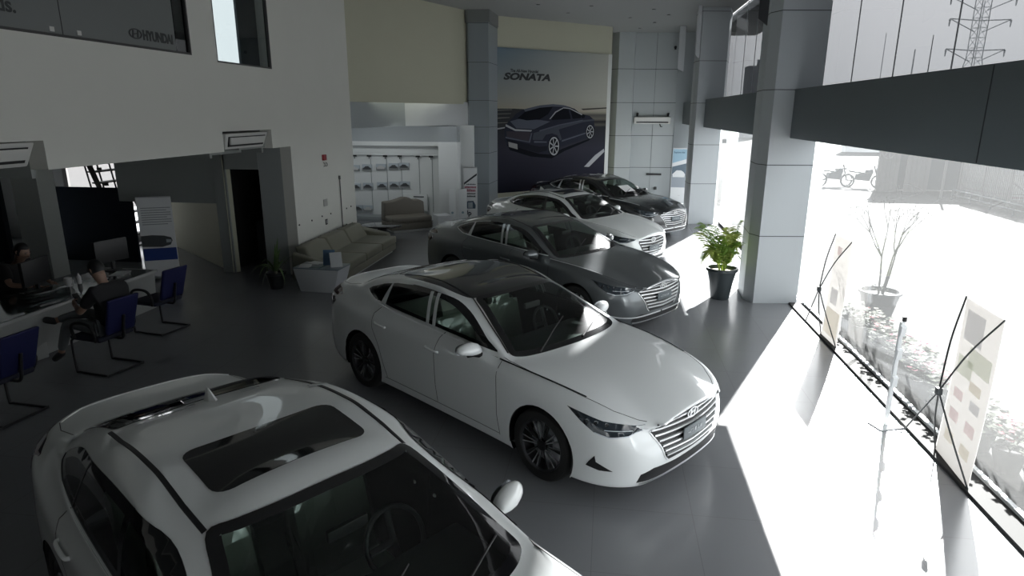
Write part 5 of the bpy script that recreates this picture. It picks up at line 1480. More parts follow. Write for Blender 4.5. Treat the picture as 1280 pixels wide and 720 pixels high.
# banner beside the desk
r = rollup(-8.55, 11.30, radians(28), .60, 1.60, 'white roll-up banner with a dark car picture and blue band beside the desk')
m = MB(); m.box((-.30,-.004,.05), (.30,.004,1.58)); m.build('sheet', PAPERW, r)
m = MB(); flat(m, [(-.29,.36),(.29,.36),(.29,.60),(-.29,.60)], -.006); m.build('blue_band', mat('print_band', (.02,.05,.22), .5), r)
m = MB(); flat(m, [(-.30,.64),(.05,.62),(.20,.66),(.24,.74),(.22,.80),(.10,.84),(-.10,.86),(-.30,.85)], -.006); m.build('printed_car', mat('print_car_dark', (.06,.065,.07), .5), r)
m = MB(); flat(m, [(.13,.70),(.22,.71),(.22,.76),(.13,.77)], -.0075); m.build('printed_grille', mat('print_pale', (.35,.38,.42), .4), r)
for k in range(8):
    m = MB(); z = 1.06+.045*k; e = .27 if k % 3 else .20; flat(m, [(-.24,z),(e,z),(e,z+.016),(-.24,z+.016)], -.006); m.build('text_line', mat('print_grey_text', (.30,.32,.33), .5), r)

# hanging banner strips and blinds from ceiling
HW = mat('cloth_white', (.62, .64, .66), .6)
for (x, y, z0, w, mt, lb) in ((2.3, 23.6, 4.50, .10, HW, 'long white hanging cloth strip, farthest along the glass wall'), (2.3, 19.3, 4.60, .05, HW, 'narrow white hanging strip in front of the second column'), (2.24, 11.0, 4.45, .07, mat('cloth_black', (.02,.022,.025), .6), 'black hanging pennant at the top beside the big column')):
    m = MB(); m.hull8([(x-w, y-.02, z0+.10), (x+w, y-.02, z0), (x+w, y+.02, z0), (x-w, y+.02, z0+.10)], [(x-w, y-.02, CEIL), (x+w, y-.02, CEIL), (x+w, y+.02, CEIL), (x-w, y+.02, CEIL)])
    tag(m.build('hanging_banner', mt, bevel=.006), lb, 'banner', 'banners hanging from the ceiling')

# x-banners ----------------------------------------------------------
def x_banner(bl, br, h, hub, label, cols):
    cx, cy = (bl[0]+br[0])/2, (bl[1]+br[1])/2
    x = empty('x_banner', (cx, cy, 0), 0, label, 'banner')
    L = lambda p: (p[0]-cx, p[1]-cy, p[2])
    hb = L(hub); A = L((bl[0], bl[1], .03)); B = L((br[0], br[1], .03)); At = L((bl[0]+.03, bl[1]+.02, h)); Bt = L((br[0]+.03, br[1]+.02, h))
    FR = mat('carbon_rod', (.02, .025, .028), .5)
    for nm, P in (('upper_rod', At), ('upper_rod', Bt), ('lower_rod', A), ('lower_rod', B)):
        mid = (Vector(hb)+Vector(P))/2 + Vector((-.02, 0, .03))
        m = MB(); m.tube(catmull([hb, mid, P], 5), .0075, 6); m.build(nm, FR, x, smooth=60)
    ft = (hb[0]+.06, hb[1]+.70, .0)
    m = MB(); m.tube([hb, ft], .007, 6); m.build('rear_leg', FR, x)
    m = MB(); m.obox(hb, (.05, .05, .07)); m.build('hub', FR, x, bevel=.012)
    m = MB(); n = 8; v = []; 
    for i in range(n+1):
        t = i/n; 
        for s in (0, 1):
            p = Vector(A).lerp(Vector(At), t) if s == 0 else Vector(B).lerp(Vector(Bt), t)
            v.append(p + Vector((.012*sin(pi*t), 0, 0)))
    v2 = [q+Vector((.003, 0, 0)) for q in v]
    k = len(v)
    f = [(i*2, i*2+1, i*2+3, i*2+2) for i in range(n)] + [(k+i*2+2, k+i*2+3, k+i*2+1, k+i*2) for i in range(n)]
    m.add(v+v2, f); m.build('sheet', cols[0], x, smooth=60)
    rnd = random.Random(int(h*100))
    d0 = (Vector(B)-Vector(A)); up = (Vector(At)-Vector(A))
    for (u0, v0, u1, v1, ci) in cols[1]:
        q = [Vector(A)+d0*u+up*w_ + Vector((.012*sin(pi*w_)-.002, 0, 0)) for u, w_ in ((u0,v0),(u1,v0),(u1,v1),(u0,v1))]
        m = MB(); m.add(q, [(0,1,2,3)]); m.build('print_patch', cols[2][ci], x)
    return x
XB = [cloth('cloth_pale', (.58,.57,.56)), cloth('cloth_rose', (.90,.80,.80)), cloth('cloth_green', (.84,.86,.78)), cloth('cloth_grey', (.80,.80,.81)), cloth('cloth_sand', (.90,.86,.78))]
x_banner((3.26, 6.22), (3.20, 5.50), 1.56, (2.98, 5.80, .80), 'x-frame banner with faded print nearest the front of the glass wall',
         (XB[0], [(.12,.76,.6,.94,3),(.35,.62,.92,.74,2),(.10,.55,.5,.66,2),(.15,.40,.4,.46,1),(.6,.40,.85,.46,3),(.15,.26,.4,.33,1),(.6,.26,.85,.33,1),(.15,.12,.4,.19,4),(.6,.12,.85,.19,4),(.5,.5,.8,.56,4)], XB))
x_banner((3.22, 9.66), (3.24, 9.06), 1.52, (3.0, 9.3, .80), 'x-frame banner with pale print in front of the bare potted tree outside',
         (XB[0], [(.25,.82,.5,.9,1),(.1,.05,.9,.30,4),(.2,.35,.6,.5,3)], XB))
s = empty('leaflet_stand', (3.0, 6.72, 0), radians(20), 'slim clear leaflet stand between the two x-frame banners', 'stand')
ACR = mat('acrylic_white', (.66,.68,.69), .25)
m = MB(); m.box((-.14,-.10,0), (.14,.10,.015)); m.build('base', ACR, s, bevel=.005)
m = MB(); m.box((-.022,-.012,.01), (.022,.012,1.15)); m.build('post', ACR, s, bevel=.004)
for z in (.45, .75, 1.0):
    m = MB(); m.hull8([(-.03,-.03,z),(.03,-.03,z),(.03,-.015,z),(-.03,-.015,z)], [(-.03,-.04,z+.10),(.03,-.04,z+.10),(.03,-.015,z+.12),(-.03,-.015,z+.12)]); m.build('tray', ACR, s)
m = MB(); m.tube([(.02,-.0,1.15),(.02,0,1.2)], .02, 8); m.build('cap', BLACK, s)
# ------------------------------------------------------------------ people
def skin_mesh(name, V, E, R, mt, parent=None, sub=2, root=0):
    me = bpy.data.meshes.new(name); me.from_pydata([tuple(v) for v in V], E, [])
    o = bpy.data.objects.new(name, me); COL.objects.link(o)
    md = o.modifiers.new('skin', 'SKIN'); md.use_smooth_shade = True
    ly = me.skin_vertices[0] if len(me.skin_vertices) else None
    if ly is None:
        bm = bmesh.new(); bm.from_mesh(me); bm.verts.layers.skin.verify(); bm.to_mesh(me); bm.free(); ly = me.skin_vertices[0]
    for i, r in enumerate(R):
        ly.data[i].radius = (r, r) if not isinstance(r, tuple) else r
        ly.data[i].use_root = (i == root)
    s = o.modifiers.new('sub', 'SUBSURF'); s.levels = sub; s.render_levels = sub
    dg = bpy.context.evaluated_depsgraph_get(); ev = o.evaluated_get(dg)
    m2 = bpy.data.meshes.new_from_object(ev); COL.objects.unlink(o); bpy.data.objects.remove(o)
    m2.name = name; m2.materials.clear(); m2.materials.append(mt)
    m2.polygons.foreach_set('use_smooth', [True]*len(m2.polygons))
    q = bpy.data.objects.new(name, m2); return link(q, parent)
SKIN = mat('skin', (.30, .19, .14), .5); HAIR = mat('hair_black', (.008,.008,.009), .5)
def person(loc, rz, label, J, cloth_up, cloth_low, shoe):
    """J: joint positions in the person's frame (+y forward)"""
    p = empty('person', loc, rz, label, 'person')
    g = lambda k: Vector(J[k])
    # body: one surface
    names = ['pelvis','waist','chest','neck','head0','head1','shL','elL','wrL','shR','elR','wrR','hipL','knL','anL','toL','hipR','knR','anR','toR']
    V = [g(n) for n in names]; ix = {n: i for i, n in enumerate(names)}
    E = [(ix[a], ix[b]) for a, b in (('pelvis','waist'),('waist','chest'),('chest','neck'),('neck','head0'),('head0','head1'),('chest','shL'),('shL','elL'),('elL','wrL'),('chest','shR'),('shR','elR'),('elR','wrR'),
         ('pelvis','hipL'),('hipL','knL'),('knL','anL'),('anL','toL'),('pelvis','hipR'),('hipR','knR'),('knR','anR'),('anR','toR'))]
    R = [.10,.085,.09,.052,.075,.085,.06,.042,.026,.06,.042,.026,.088,.058,.038,.032,.088,.058,.038,.032]
    body = skin_mesh('body', V, E, R, SKIN, p)
    # head with face
    h = g('head0').lerp(g('head1'), .55); up = (g('head1')-g('head0')).normalized(); fw = Vector(J.get('look', (0, 1, -.3))); fw = (fw - up*fw.dot(up)).normalized(); sd = fw.cross(up)
    M = Matrix(((sd.x, fw.x, up.x, h.x),(sd.y, fw.y, up.y, h.y),(sd.z, fw.z, up.z, h.z),(0,0,0,1)))
    m = MB(); nl, nn = 14, 18; v = []
    for i in range(nl+1):
        th = pi*i/nl
        for k in range(nn):
            ph = 2*pi*k/nn; x = sin(th)*cos(ph)*.078; y = sin(th)*sin(ph)*.098; z = cos(th)*.118
            if z < 0: x *= 1-.35*(-z/.118)**1.5; y *= 1-.12*(-z/.118)
            if y > 0 and abs(z) < .03 and abs(x) < .018: y += .018
            v.append(M @ Vector((x, y, z)))
    m.add(v, [(i*nn+k, (i+1)*nn+k, (i+1)*nn+(k+1) % nn, i*nn+(k+1) % nn) for i in range(nl) for k in range(nn)])
    for s in (-1, 1):      # ears, brows and eyes
        m.tube([M @ Vector((s*.078,-.005,.025)), M @ Vector((s*.088,-.015,.01)), M @ Vector((s*.078,-.005,-.025))], .010, 6)
    m.tube([M @ Vector((0,.092,.015)), M @ Vector((0,.118,-.018)), M @ Vector((0,.098,-.03))], [.008,.014,.010], 6)
    m.tube([M @ Vector((-.025,.088,-.055)), M @ Vector((0,.096,-.056)), M @ Vector((.025,.088,-.055))], .006, 6)
    hd = m.build('head', SKIN, p, smooth=70)
    m = MB()
    for s in (-1, 1): m.tube([M @ Vector((s*.018,.094,.018)), M @ Vector((s*.045,.086,.018))], .006, 6); m.tube([M @ Vector((s*.016,.098,.036)), M @ Vector((s*.05,.084,.036))], .004, 6)
    m.build('eyes', HAIR, hd)
    m = MB(); v = []
    for i in range(9):
        th = pi*.62*i/8
        for k in range(nn):
            ph = 2*pi*k/nn; r = 1.10
            x = sin(th)*cos(ph)*.078*r; y = sin(th)*sin(ph)*.098*r; z = cos(th)*.118*r
            if y > .04 and z < .05: y *= .72; x *= .9
            v.append(M @ Vector((x, y-.008, z+.006)))
    m.add(v, [(i*nn+k, (i+1)*nn+k, (i+1)*nn+(k+1) % nn, i*nn+(k+1) % nn) for i in range(8) for k in range(nn)])
    m.build('hair', HAIR, p, smooth=70)
    # clothes: slightly larger surfaces over the same joints
    tn = ['waist','chest','neckb','shL','mL','shR','mR','pelvis']
    q = dict(J); q['neckb'] = tuple(g('chest').lerp(g('neck'), .75)); q['mL'] = tuple(g('shL').lerp(g('elL'), .75)); q['mR'] = tuple(g('shR').lerp(g('elR'), .75))
    V = [Vector(q[n]) for n in tn]
    skin_mesh('shirt', V, [(7,0),(0,1),(1,2),(1,3),(3,4),(1,5),(5,6)], [.170,.200,.085,.10,.068,.10,.068,.165], cloth_up, p, root=1)
    tn = ['pelvis','hipL','knL','aL','hipR','knR','aR']
    q['aL'] = tuple(g('knL').lerp(g('anL'), .9)); q['aR'] = tuple(g('knR').lerp(g('anR'), .9))
    V = [Vector(q[n]) for n in tn]
    skin_mesh('trousers', V, [(0,1),(1,2),(2,3),(0,4),(4,5),(5,6)], [.140,.100,.072,.052,.100,.072,.052], cloth_low, p, root=0)
    for s in ('L', 'R'):
        a, t = g('an'+s), g('to'+s); d = (t-a).normalized()
        skin_mesh('shoe', [a-d*.05, a+d*.05, t], [(0,1),(1,2)], [.045,.048,.038], shoe, p, root=1)
        # hand: palm and fingers closed round what it holds
        w_, e_ = g('wr'+s), g('el'+s); d = (w_-e_).normalized(); tgt = Vector(J.get('hand'+s, tuple(d))); tgt.normalize()
        sd2 = Vector(J.get('side'+s, (1, 0, 0))); sd2 = (sd2 - tgt*sd2.dot(tgt)).normalized(); nm = tgt.cross(sd2)
        V = [w_, w_+tgt*.05]; E = [(0, 1)]; R = [.024, .026]
        for k in range(4):
            L = (.075, .085, .080, .062)[k]; off = sd2*(-.030+.020*k); b = w_+tgt*.085+off
            i0 = len(V); V += [b, b+tgt*L*.45+nm*.012, b+tgt*L*.70+nm*.040, b+tgt*L*.62+nm*.062]; E += [(1, i0), (i0, i0+1), (i0+1, i0+2), (i0+2, i0+3)]; R += [.011, .009, .0085, .008]
        i0 = len(V); b = w_+tgt*.035-sd2*.030; V += [b, b+tgt*.03-sd2*.02+nm*.02, b+tgt*.055-sd2*.005+nm*.045]; E += [(1, i0), (i0, i0+1), (i0+1, i0+2)]; R += [.014, .0105, .009]
        skin_mesh('hand', V, E, R, SKIN, p, root=1, sub=1)
    return p
BLKC = mat('cloth_shirt_black', (.012,.012,.014), .85); TRO = mat('trousers_grey', (.15,.16,.165), .85); SHO = mat('shoe_dark', (.03,.03,.032), .6)
J = dict(pelvis=(0,-.10,.58), waist=(0,-.17,.72), chest=(0,-.20,.98), neck=(0,-.13,1.13), head0=(0,-.09,1.20), head1=(0,-.02,1.36), look=(0,.8,-.75),
  shL=(-.19,-.18,1.05), elL=(-.25,.02,.80), wrL=(-.12,.24,.84), shR=(.19,-.18,1.05), elR=(.25,0,.79), wrR=(.10,.24,.85),
  hipL=(-.10,-.05,.57), knL=(-.13,.42,.60), anL=(-.14,.62,.16), toL=(-.15,.76,.06), hipR=(.10,-.05,.59), knR=(.13,.42,.66), anR=(-.10,.70,.58), toR=(-.14,.82,.60),
  handL=(.35,.9,.15), handR=(-.35,.9,.15), sideL=(.1,.1,1), sideR=(.1,.1,1))
person((-6.20, 6.95, 0), radians(80), 'person in a black shirt seated with crossed legs, looking down at a phone', J, BLKC, TRO, SHO)
ph_ = MB().box((-.038,-.004,-.075), (.038,.004,.075)).build('phone', GLOSSBLACK, bevel=.002)
Rz = Matrix.Rotation(radians(80), 4, 'Z'); hp = Rz @ Vector((.0,.345,.885)) + Vector((-6.20, 6.95, 0))
ph_.location = hp; ph_.rotation_euler = (radians(-35), 0, radians(80)); tag(ph_, 'dark phone held by the seated person in the black shirt', 'phone')
J2 = dict(pelvis=(0,-.06,.60), waist=(0,-.03,.74), chest=(0,.10,.98), neck=(0,.18,1.12), head0=(0,.22,1.18), head1=(0,.29,1.33), look=(0,.7,-.8),
  shL=(-.20,.12,1.04), elL=(-.28,.30,.84), wrL=(-.14,.46,.80), shR=(.20,.12,1.04), elR=(.30,.28,.85), wrR=(.12,.46,.80),
  hipL=(-.10,-.02,.58), knL=(-.14,.40,.56), anL=(-.14,.40,.12), toL=(-.14,.54,.05), hipR=(.10,-.02,.58), knR=(.14,.40,.56), anR=(.14,.40,.12), toR=(.14,.54,.05),
  handL=(.2,.9,-.1), handR=(-.2,.9,-.1), sideL=(1,0,0), sideR=(1,0,0))
person((-8.33, 7.85, 0), radians(-90), 'person in dark clothes leaning over behind the reception desk', J2, mat('cloth_dark', (.02,.018,.02), .85), BLKC, SHO)
# ------------------------------------------------------------------ outside
def paving():
    m = bpy.data.materials.new('paving'); m.use_nodes = True; nt = m.node_tree; b = nt.nodes['Principled BSDF']; b.inputs['Roughness'].default_value = .9; b.inputs['Specular IOR Level'].default_value = .04
    tc = nt.nodes.new('ShaderNodeTexCoord'); br = nt.nodes.new('ShaderNodeTexBrick'); br.inputs['Scale'].default_value = 1; br.inputs['Brick Width'].default_value = .5; br.inputs['Row Height'].default_value = .12; br.inputs['Mortar Size'].default_value = .008
    br.inputs['Color1'].default_value = (.040,.040,.0405,1); br.inputs['Color2'].default_value = (.043,.043,.0435,1); br.inputs['Mortar'].default_value = (.026,.026,.027,1)
    nt.links.new(tc.outputs['Object'], br.inputs['Vector']); nt.links.new(br.outputs['Color'], b.inputs['Base Color'])
    return m
m = MB(); m.box((3.5, -30, -.15), (160, 200, -.03)); m.box((-120, 26.6, -.15), (3.5, 200, -.03)); m.box((-120, 14.7, -.15), (-8.7, 26.6, -.03)); struct(m.build('ground', paving()))
# unseen slab added outside to block sun through the upper panes
m = MB(); m.box((3.80, -6, 5.98), (5.30, 27, 6.18))
struct(m.build('sun_blocker', mat('sun_blocker_grey', (.30,.31,.32), .7)))
FLW = [mat('flower_pink', (.13, .03, .05), .8, spec=.05), mat('flower_white', (.12, .118, .10), .8, spec=.05), mat('flower_red', (.10, .014, .022), .8, spec=.05)]
LFM = mat('leaf_outside', (.014, .019, .011), .9, spec=.05); PTM = mat('pot_outside', (.018, .018, .019), .9, spec=.05)
def flower_plant(x, y, ci, seed, label):
    rnd = random.Random(seed)
    p = empty('flowering_plant', (x, y, -.03), 0, label, 'plant', 'flowering plants in pots outside the glass')
    m = MB(); m.lathe([(.10,0),(.14,.20),(.15,.20),(.15,.23),(.12,.23),(.12,.19),(.0005,.19)], 16); m.build('pot', PTM, p, smooth=40)
    m = MB()
    for k in range(110):
        a = rnd.uniform(0, 2*pi); r = rnd.uniform(.02,.16); z = .24+rnd.uniform(0,.24); s = rnd.uniform(.05,.085); t = rnd.uniform(-.6,.6)
        c = Vector((cos(a)*r, sin(a)*r, z)); u = Vector((cos(a+t), sin(a+t), rnd.uniform(-.3,.5)))*s; w_ = Vector((-sin(a+t), cos(a+t), 0))*s*.5
        m.add([c, c+u*.5+w_, c+u, c+u*.5-w_], [(0,1,2,3)])
    for k in range(8):
        a = rnd.uniform(0, 2*pi); m.tube([(0,0,.19),(cos(a)*.08,sin(a)*.08,.35)], .004, 4)
    tag(m.build('foliage', LFM, p), None, None, None, 'stuff')
    for k in range(20):
        m = MB(); a = rnd.uniform(0, 2*pi); r = rnd.uniform(.02,.19); c = Vector((cos(a)*r, sin(a)*r, .34+rnd.uniform(0,.18))); s = rnd.uniform(.03,.046)
        for q in range(5):
            b_ = 2*pi*q/5; u = Vector((cos(b_)*s, sin(b_)*s, .012)); w_ = Vector((-sin(b_), cos(b_), 0))*s*.45
            m.add([c, c+u*.6+w_, c+u, c+u*.6-w_], [(0,1,2,3)])
        m.build('blossom', FLW[ci] if rnd.random() < .8 else FLW[(ci+1) % 3], p)
ys = [10.02, 9.6, 9.2, 8.8, 8.4, 8.0, 7.6, 7.2, 6.8, 6.4, 6.0, 5.6, 5.2, 4.8]
cs = [1, 1, 1, 1, 0, 0, 0, 2, 0, 1, 2, 0, 2, 2]
nm = ['white', 'white', 'white', 'white', 'pink', 'pink', 'pink', 'red', 'pink', 'white', 'red', 'pink', 'red', 'red']
ordn = ['farthest', 'second', 'third', 'fourth', 'fifth', 'sixth', 'seventh', 'eighth', 'ninth', 'tenth', 'eleventh', 'twelfth', 'thirteenth', 'nearest']
for i, (y, ci) in enumerate(zip(ys, cs)):
    flower_plant(3.78 + .05*((i*7) % 3-1), y, ci, 40+i, 'mostly %s flowering pot plant outside, %s in the row along the glass' % (nm[i], ordn[i] if i in (0, 13) else ordn[i]+' from the column'))
def bare_tree(x, y, h, R, label, seed, ph=.5):
    rnd = random.Random(seed)
    p = empty('potted_tree', (x, y, -.03), 0, label, 'plant')
    m = MB(); m.lathe([(R*.62,0),(R*.95,ph*.92),(R*1.05,ph*.93),(R*1.05,ph),(R*.9,ph),(R*.88,ph*.9),(.0005,ph*.88)], 24); m.build('pot', mat('pot_bluegrey', (.016,.020,.023), .8, spec=.05), p, smooth=40)
    BR = mat('bark_grey', (.010,.009,.008), .9, spec=.05); g = MB(); lf = MB()
    def grow(p0, d, L, r, dep):
        p1 = p0 + d*L
        mid = (p0+p1)/2 + Vector((rnd.uniform(-.04,.04), rnd.uniform(-.04,.04), 0))*L
        g.tube([p0, mid, p1], [r, r*.8, r*.6], 5)
        if dep == 0:
            for q in range(4):
                c = p1 + Vector((rnd.uniform(-.08,.08), rnd.uniform(-.08,.08), rnd.uniform(-.06,.06))); s = .025
                u = Vector((rnd.uniform(-1,1), rnd.uniform(-1,1), rnd.uniform(-.5,1))).normalized()*s; w_ = u.orthogonal().normalized()*s*.5
                lf.add([c, c+u*.5+w_, c+u, c+u*.5-w_], [(0,1,2,3)])
            return
        for q in range(rnd.choice((2, 2, 3))):
            nd = (d + Vector((rnd.uniform(-.5,.5), rnd.uniform(-.5,.5), rnd.uniform(-.1,.3)))).normalized()
            grow(p1, nd, L*rnd.uniform(.55,.75), r*.6, dep-1)
    for q in range(3):
        a = rnd.uniform(0, 2*pi); grow(Vector((cos(a)*.04, sin(a)*.04, ph*.86)), Vector((cos(a)*.14, sin(a)*.14, 1)).normalized(), h*.36, .018, 3)
    g.build('branches', BR, p, smooth=60); tag(lf.build('leaves', LFM, p), None, None, None, 'stuff')
    m = MB()
    for k in range(40):
        a = rnd.uniform(0, 2*pi); r = rnd.uniform(0, R*.8); c = Vector((cos(a)*r, sin(a)*r, ph*.95+rnd.uniform(0,.10))); u = Vector((cos(a*3), sin(a*3), .5))*.04; w_ = Vector((-sin(a*3), cos(a*3), 0))*.018
        m.add([c, c+u*.5+w_, c+u, c+u*.5-w_], [(0,1,2,3)])
    tag(m.build('undergrowth', LFM, p), None, None, None, 'stuff')
bare_tree(4.35, 10.65, 1.75, .30, 'bare branched young tree in a large blue grey pot outside the glass', 5)
bare_tree(4.6, 18.6, .9, .42, 'low shrub in a pale round pot outside behind the palm', 9, .42)
# street furniture
def motorbike(x, y, rz, label):
    b = empty('motorbike', (x, y, -.03), rz, label, 'motorbike', 'motorbikes parked across the yard'); DKM = mat('bike_dark', (.02,.02,.022), .5)
    for wx in (-.62, .62):
        m = MB(); n = 20; m.tube([(wx+.27*cos(2*pi*k/n), 0, .29+.27*sin(2*pi*k/n)) for k in range(n)], .04, 6, closed=True)
        m.tube([(wx-.25,0,.29),(wx+.25,0,.29)], .01, 4); m.tube([(wx,0,.04),(wx,0,.54)], .01, 4); m.build('wheel', RUBBER, b, smooth=60)
    m = MB(); m.hull8([(-.35,-.10,.35),(.25,-.10,.30),(.25,.10,.30),(-.35,.10,.35)], [(-.30,-.12,.62),(.35,-.10,.66),(.35,.10,.66),(-.30,.12,.62)]); m.tube([(.62,0,.29),(.45,0,.78),(.38,0,.98)], .03, 6); m.tube([(-.62,0,.29),(-.1,0,.42)], .03, 6); m.build('frame', DKM, b, bevel=.0)
    m = MB(); m.hull8([(-.60,-.12,.68),(.05,-.11,.62),(.05,.11,.62),(-.60,.12,.68)], [(-.60,-.10,.78),(.0,-.09,.70),(.0,.09,.70),(-.60,.10,.78)]); m.build('seat', BLACK, b, bevel=.02)
    m = MB(); m.hull8([(.02,-.12,.64),(.38,-.10,.66),(.38,.10,.66),(.02,.12,.64)], [(.08,-.09,.82),(.34,-.08,.84),(.34,.08,.84),(.08,.09,.82)]); m.build('fuel_tank', DKM, b, bevel=.03)
    m = MB(); m.tube([(.30,-.34,1.0),(.40,-.15,.98),(.40,.15,.98),(.30,.34,1.0)], .015, 6); m.build('handlebar', BLACK, b)
    m = MB(); m.lathe([(.02,0),(.09,.06),(.09,.09),(.0005,.10)], 12, Matrix.Translation((.44,0,.84)) @ Matrix.Rotation(pi/2, 4, 'Y')); m.build('headlamp', SATIN, b, smooth=40)
motorbike(10.2, 31.6, radians(15), 'left of the two parked motorbikes beyond the glass'); motorbike(11.3, 31.2, radians(-10), 'right of the two parked motorbikes beyond the glass')
HZ = mat('outside_grey', (.055,.062,.068), .8); HZL = mat('outside_pale', (.10,.10,.10), .8)
m = MB(); m.box((11.6, 30.3, 0), (16.5, 30.6, 2.6)); tag(m.build('yard_wall', HZ), 'grey yard wall behind the parked motorbikes and lamp pole', 'wall')
for i, (x0, x1) in enumerate(((11.2, 12.0), (12.3, 13.2))):
    m = MB(); m.box((x0, 29.4, 0), (x1, 29.46, 1.85)); n = 5
    for k in range(1, n): m.box((x0+(x1-x0)*k/n-.01, 29.38, .1), (x0+(x1-x0)*k/n+.01, 29.4, 1.8))
    tag(m.build('gate_leaf', HZL), '%s ribbed metal gate leaf in front of the grey yard wall' % ('left pale' if i == 0 else 'right pale'), 'gate', 'pale gate leaves in the yard')
m = MB(); m.tube([(12.75, 27.2, -.03), (12.75, 27.2, 1.75)], .05, 8); tag(m.build('bollard_post', HZL, smooth=40), 'pale slim post standing in the yard before the grey wall', 'post')
# fence with upright pales
f = empty('yard_fence', (13.7, 27.9, -.03), 0, 'pale picket fence with a low rail at the right of the yard', 'fence')
fd = Vector((13.56-13.74, 21.0-27.8)).normalized(); NL = 62
m = MB()
for z in (.55, 1.45): m.hull8([(0,0,z),(.04,0,z),(.04+fd.x*7,fd.y*7,z),(fd.x*7,fd.y*7,z)][::-1], [(0,0,z+.05),(.04,0,z+.05),(.04+fd.x*7,fd.y*7,z+.05),(fd.x*7,fd.y*7,z+.05)][::-1])
m.build('rail', HZL, f)
for k in range(NL):
    p = Vector((fd.x, fd.y, 0))*(7*k/(NL-1)); m = MB(); m.box((p.x-.03, p.y-.02, .35), (p.x-.005, p.y+.02, 1.5)); m.build('pale', mat('outside_white', (.14,.14,.14), .7), f)
for k in range(5):
    p = Vector((fd.x, fd.y, 0))*(7*k/4); m = MB(); m.box((p.x-.05, p.y-.04, 0), (p.x+.03, p.y+.04, 1.52)); m.build('post', HZL, f)
g = empty('guard_rail', (13.2, 27.3, -.03), 0, 'low tubular guard rail in front of the picket fence', 'rail')
m = MB(); m.tube([(0,0,.38),(fd.x*7,fd.y*7,.38)], .03, 6); m.tube([(0,0,.20),(fd.x*7,fd.y*7,.20)], .025, 6); m.build('rail', HZ, g)
for k in range(6):
    p = Vector((fd.x, fd.y, 0))*(7*k/5); m = MB(); m.tube([(p.x,p.y,0),(p.x,p.y,.40)], .03, 6); m.build('post', HZ, g)
m = MB(); m.box((14.6, 18, 0), (14.8, 30, 2.1)); tag(m.build('yard_wall', HZ), 'grey yard wall behind the pale picket fence', 'wall')
# pylon, poles, tower block
HZF = mat('far_haze_grey', (.52,.53,.54), .9)  # aerial haze over the distance is put into this pale colour
py = empty('electricity_pylon', (38.4, 80, 0), radians(12), 'grey lattice electricity pylon against the bright sky', 'pylon')
hw = lambda z: 1.7 - 1.2*min(1, z/9)
legs = [(-1,-1),(1,-1),(1,1),(-1,1)]
for (a, b_) in legs:
    m = MB(); m.tube([(a*hw(z), b_*hw(z), z) for z in (0, 4.5, 9, 22)], .06, 4); m.build('leg', HZF, py)
for k in range(22):
    z0, z1 = k, k+1; m = MB()
    for q in range(4):
        (a0, b0), (a1, b1) = legs[q], legs[(q+1) % 4]
        m.tube([(a0*hw(z0), b0*hw(z0), z0), (a1*hw(z1), b1*hw(z1), z1)], .03, 3); m.tube([(a0*hw(z1), b0*hw(z1), z1), (a1*hw(z1), b1*hw(z1), z1)], .03, 3)
    m.build('lattice_panel', HZF, py)
for z, w in ((9.6, 3.3), (12.6, 3.4), (14.7, 3.6), (17.5, 3.0)):
    m = MB(); m.tube([(-w,0,z+.25),(0,0,z+.1),(w,0,z+.25)], .06, 4); m.tube([(-w,0,z+.25),(-hw(z),0,z-1.0)], .05, 4); m.tube([(w,0,z+.25),(hw(z),0,z-1.0)], .05, 4); m.build('cross_arm', HZF, py)
    for s in (-1, 1):
        m = MB(); m.tube([(s*w,0,z+.2),(s*w,0,z-.5)], [.10,.05], 6); m.build('insulator', HZF, py)
def pxpt(px, py, d):      # ground placement helper for far poles: bearing from the camera at distance d
    cp, sp = cos(PITCH), sin(PITCH); u = (px-640)/FPX; v = (360-py)/FPX
    x, y, z = u, cp+v*sp, -sp+v*cp; k = d/y
    rx, ry = w2r(x*k, d); return rx, ry, CAMH+z*k
for (px, top, d, r, dark, lb) in ((1166, 42, 60, .07, 1, 'tall dark mast standing nearest to the pylon'), (1107, 40, 70, .06, 0, 'thin grey mast leaning in the sky, left of the others'), (1143, 60, 60, .10, 0, 'short pale mast just left of the dark one')):
    x, y, z = pxpt(px, top, d); m = MB(); m.tube([(x, y, -.03), (x, y, z)], [r, r*.5], 6); tag(m.build('mast', mat('mast_dark', (.16,.16,.165), .8) if dark else HZF, smooth=40), lb, 'mast', 'masts on the skyline')
x0, y0, z0 = pxpt(946, 82, 90); m = MB(); m.obox((x0, y0, z0/2), (2.6, 3, z0)); m.obox((x0+.2, y0, z0+.4), (.5, .5, .9)); tb = tag(m.build('tower_block', mat('far_block', (.16,.165,.175), .9)), 'grey distant tower block seen between the columns', 'building')
m = MB(); m.box((20, 60, 0), (90, 61, 3.0)); struct(m.build('horizon_wall', HZF))
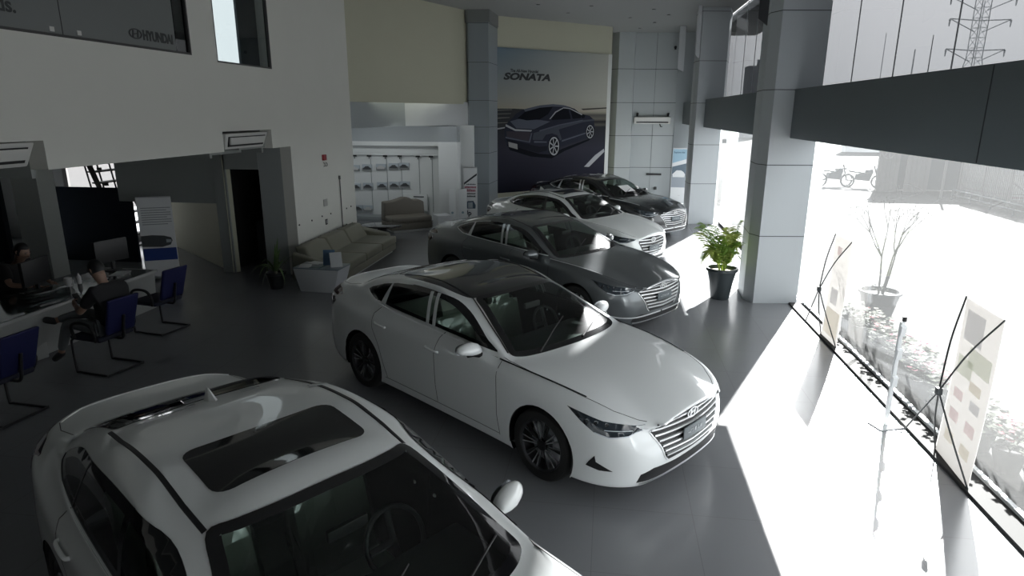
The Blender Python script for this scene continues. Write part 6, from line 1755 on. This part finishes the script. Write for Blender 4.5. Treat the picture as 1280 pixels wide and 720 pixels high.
# ------------------------------------------------------------------ light
w = bpy.data.worlds.new('World'); bpy.context.scene.world = w; w.use_nodes = True
nt = w.node_tree; bg = nt.nodes['Background']
tc = nt.nodes.new('ShaderNodeTexCoord'); sp = nt.nodes.new('ShaderNodeSeparateXYZ'); nt.links.new(tc.outputs['Generated'], sp.inputs[0])
# hazy sky, brighter towards the sun
vd = nt.nodes.new('ShaderNodeVectorMath'); vd.operation = 'DOT_PRODUCT'; nt.links.new(tc.outputs['Generated'], vd.inputs[0])
SUN = Vector((.39, .92, 0)).normalized()*cos(radians(28)); SUN.z = sin(radians(28))
vd.inputs[1].default_value = tuple(SUN)
r = nt.nodes.new('ShaderNodeValToRGB'); nt.links.new(vd.outputs['Value'], r.inputs[0])
e = r.color_ramp.elements; e[0].position = .0; e[0].color = (.33, .345, .36, 1); e[1].position = 1; e[1].color = (1.6, 1.6, 1.6, 1)
q = e.new(.85); q.color = (.40, .41, .42, 1)
q = e.new(.94); q.color = (.62, .62, .63, 1)
nt.links.new(r.outputs[0], bg.inputs[0]); bg.inputs[1].default_value = 3.2
sl = bpy.data.lights.new('sun', 'SUN'); sl.energy = 34; sl.angle = radians(.8); sl.color = (1, .985, .96)
so = bpy.data.objects.new('sun', sl); so.rotation_euler = SUN.to_track_quat('Z', 'Y').to_euler(); so.location = (12, 30, 20); COL.objects.link(so)
sc = bpy.context.scene
sc.view_settings.view_transform = 'Standard'; sc.view_settings.look = 'None'; sc.view_settings.exposure = 1.2; sc.view_settings.gamma = 1.0
try: sc.view_settings.use_curve_mapping = False
except Exception: pass
sc.cycles.max_bounces = 10; sc.cycles.diffuse_bounces = 5; sc.cycles.glossy_bounces = 5; sc.cycles.transparent_max_bounces = 16
sc.cycles.sample_clamp_indirect = 6.0; sc.cycles.use_denoising = True; sc.cycles.caustics_reflective = False; sc.cycles.caustics_refractive = False

nl_ = bpy.data.lights.new('niche_fill', 'AREA'); nl_.shape = 'RECTANGLE'; nl_.size = 2.6; nl_.size_y = .12; nl_.energy = 5; nl_.color = (.95, 1, 1)  # fill light added to brighten the niche, no real fitting
no = bpy.data.objects.new('niche_fill', nl_); no.location = (-6.4, 17.0, 2.74); no.rotation_euler = (radians(35), 0, 0); COL.objects.link(no)
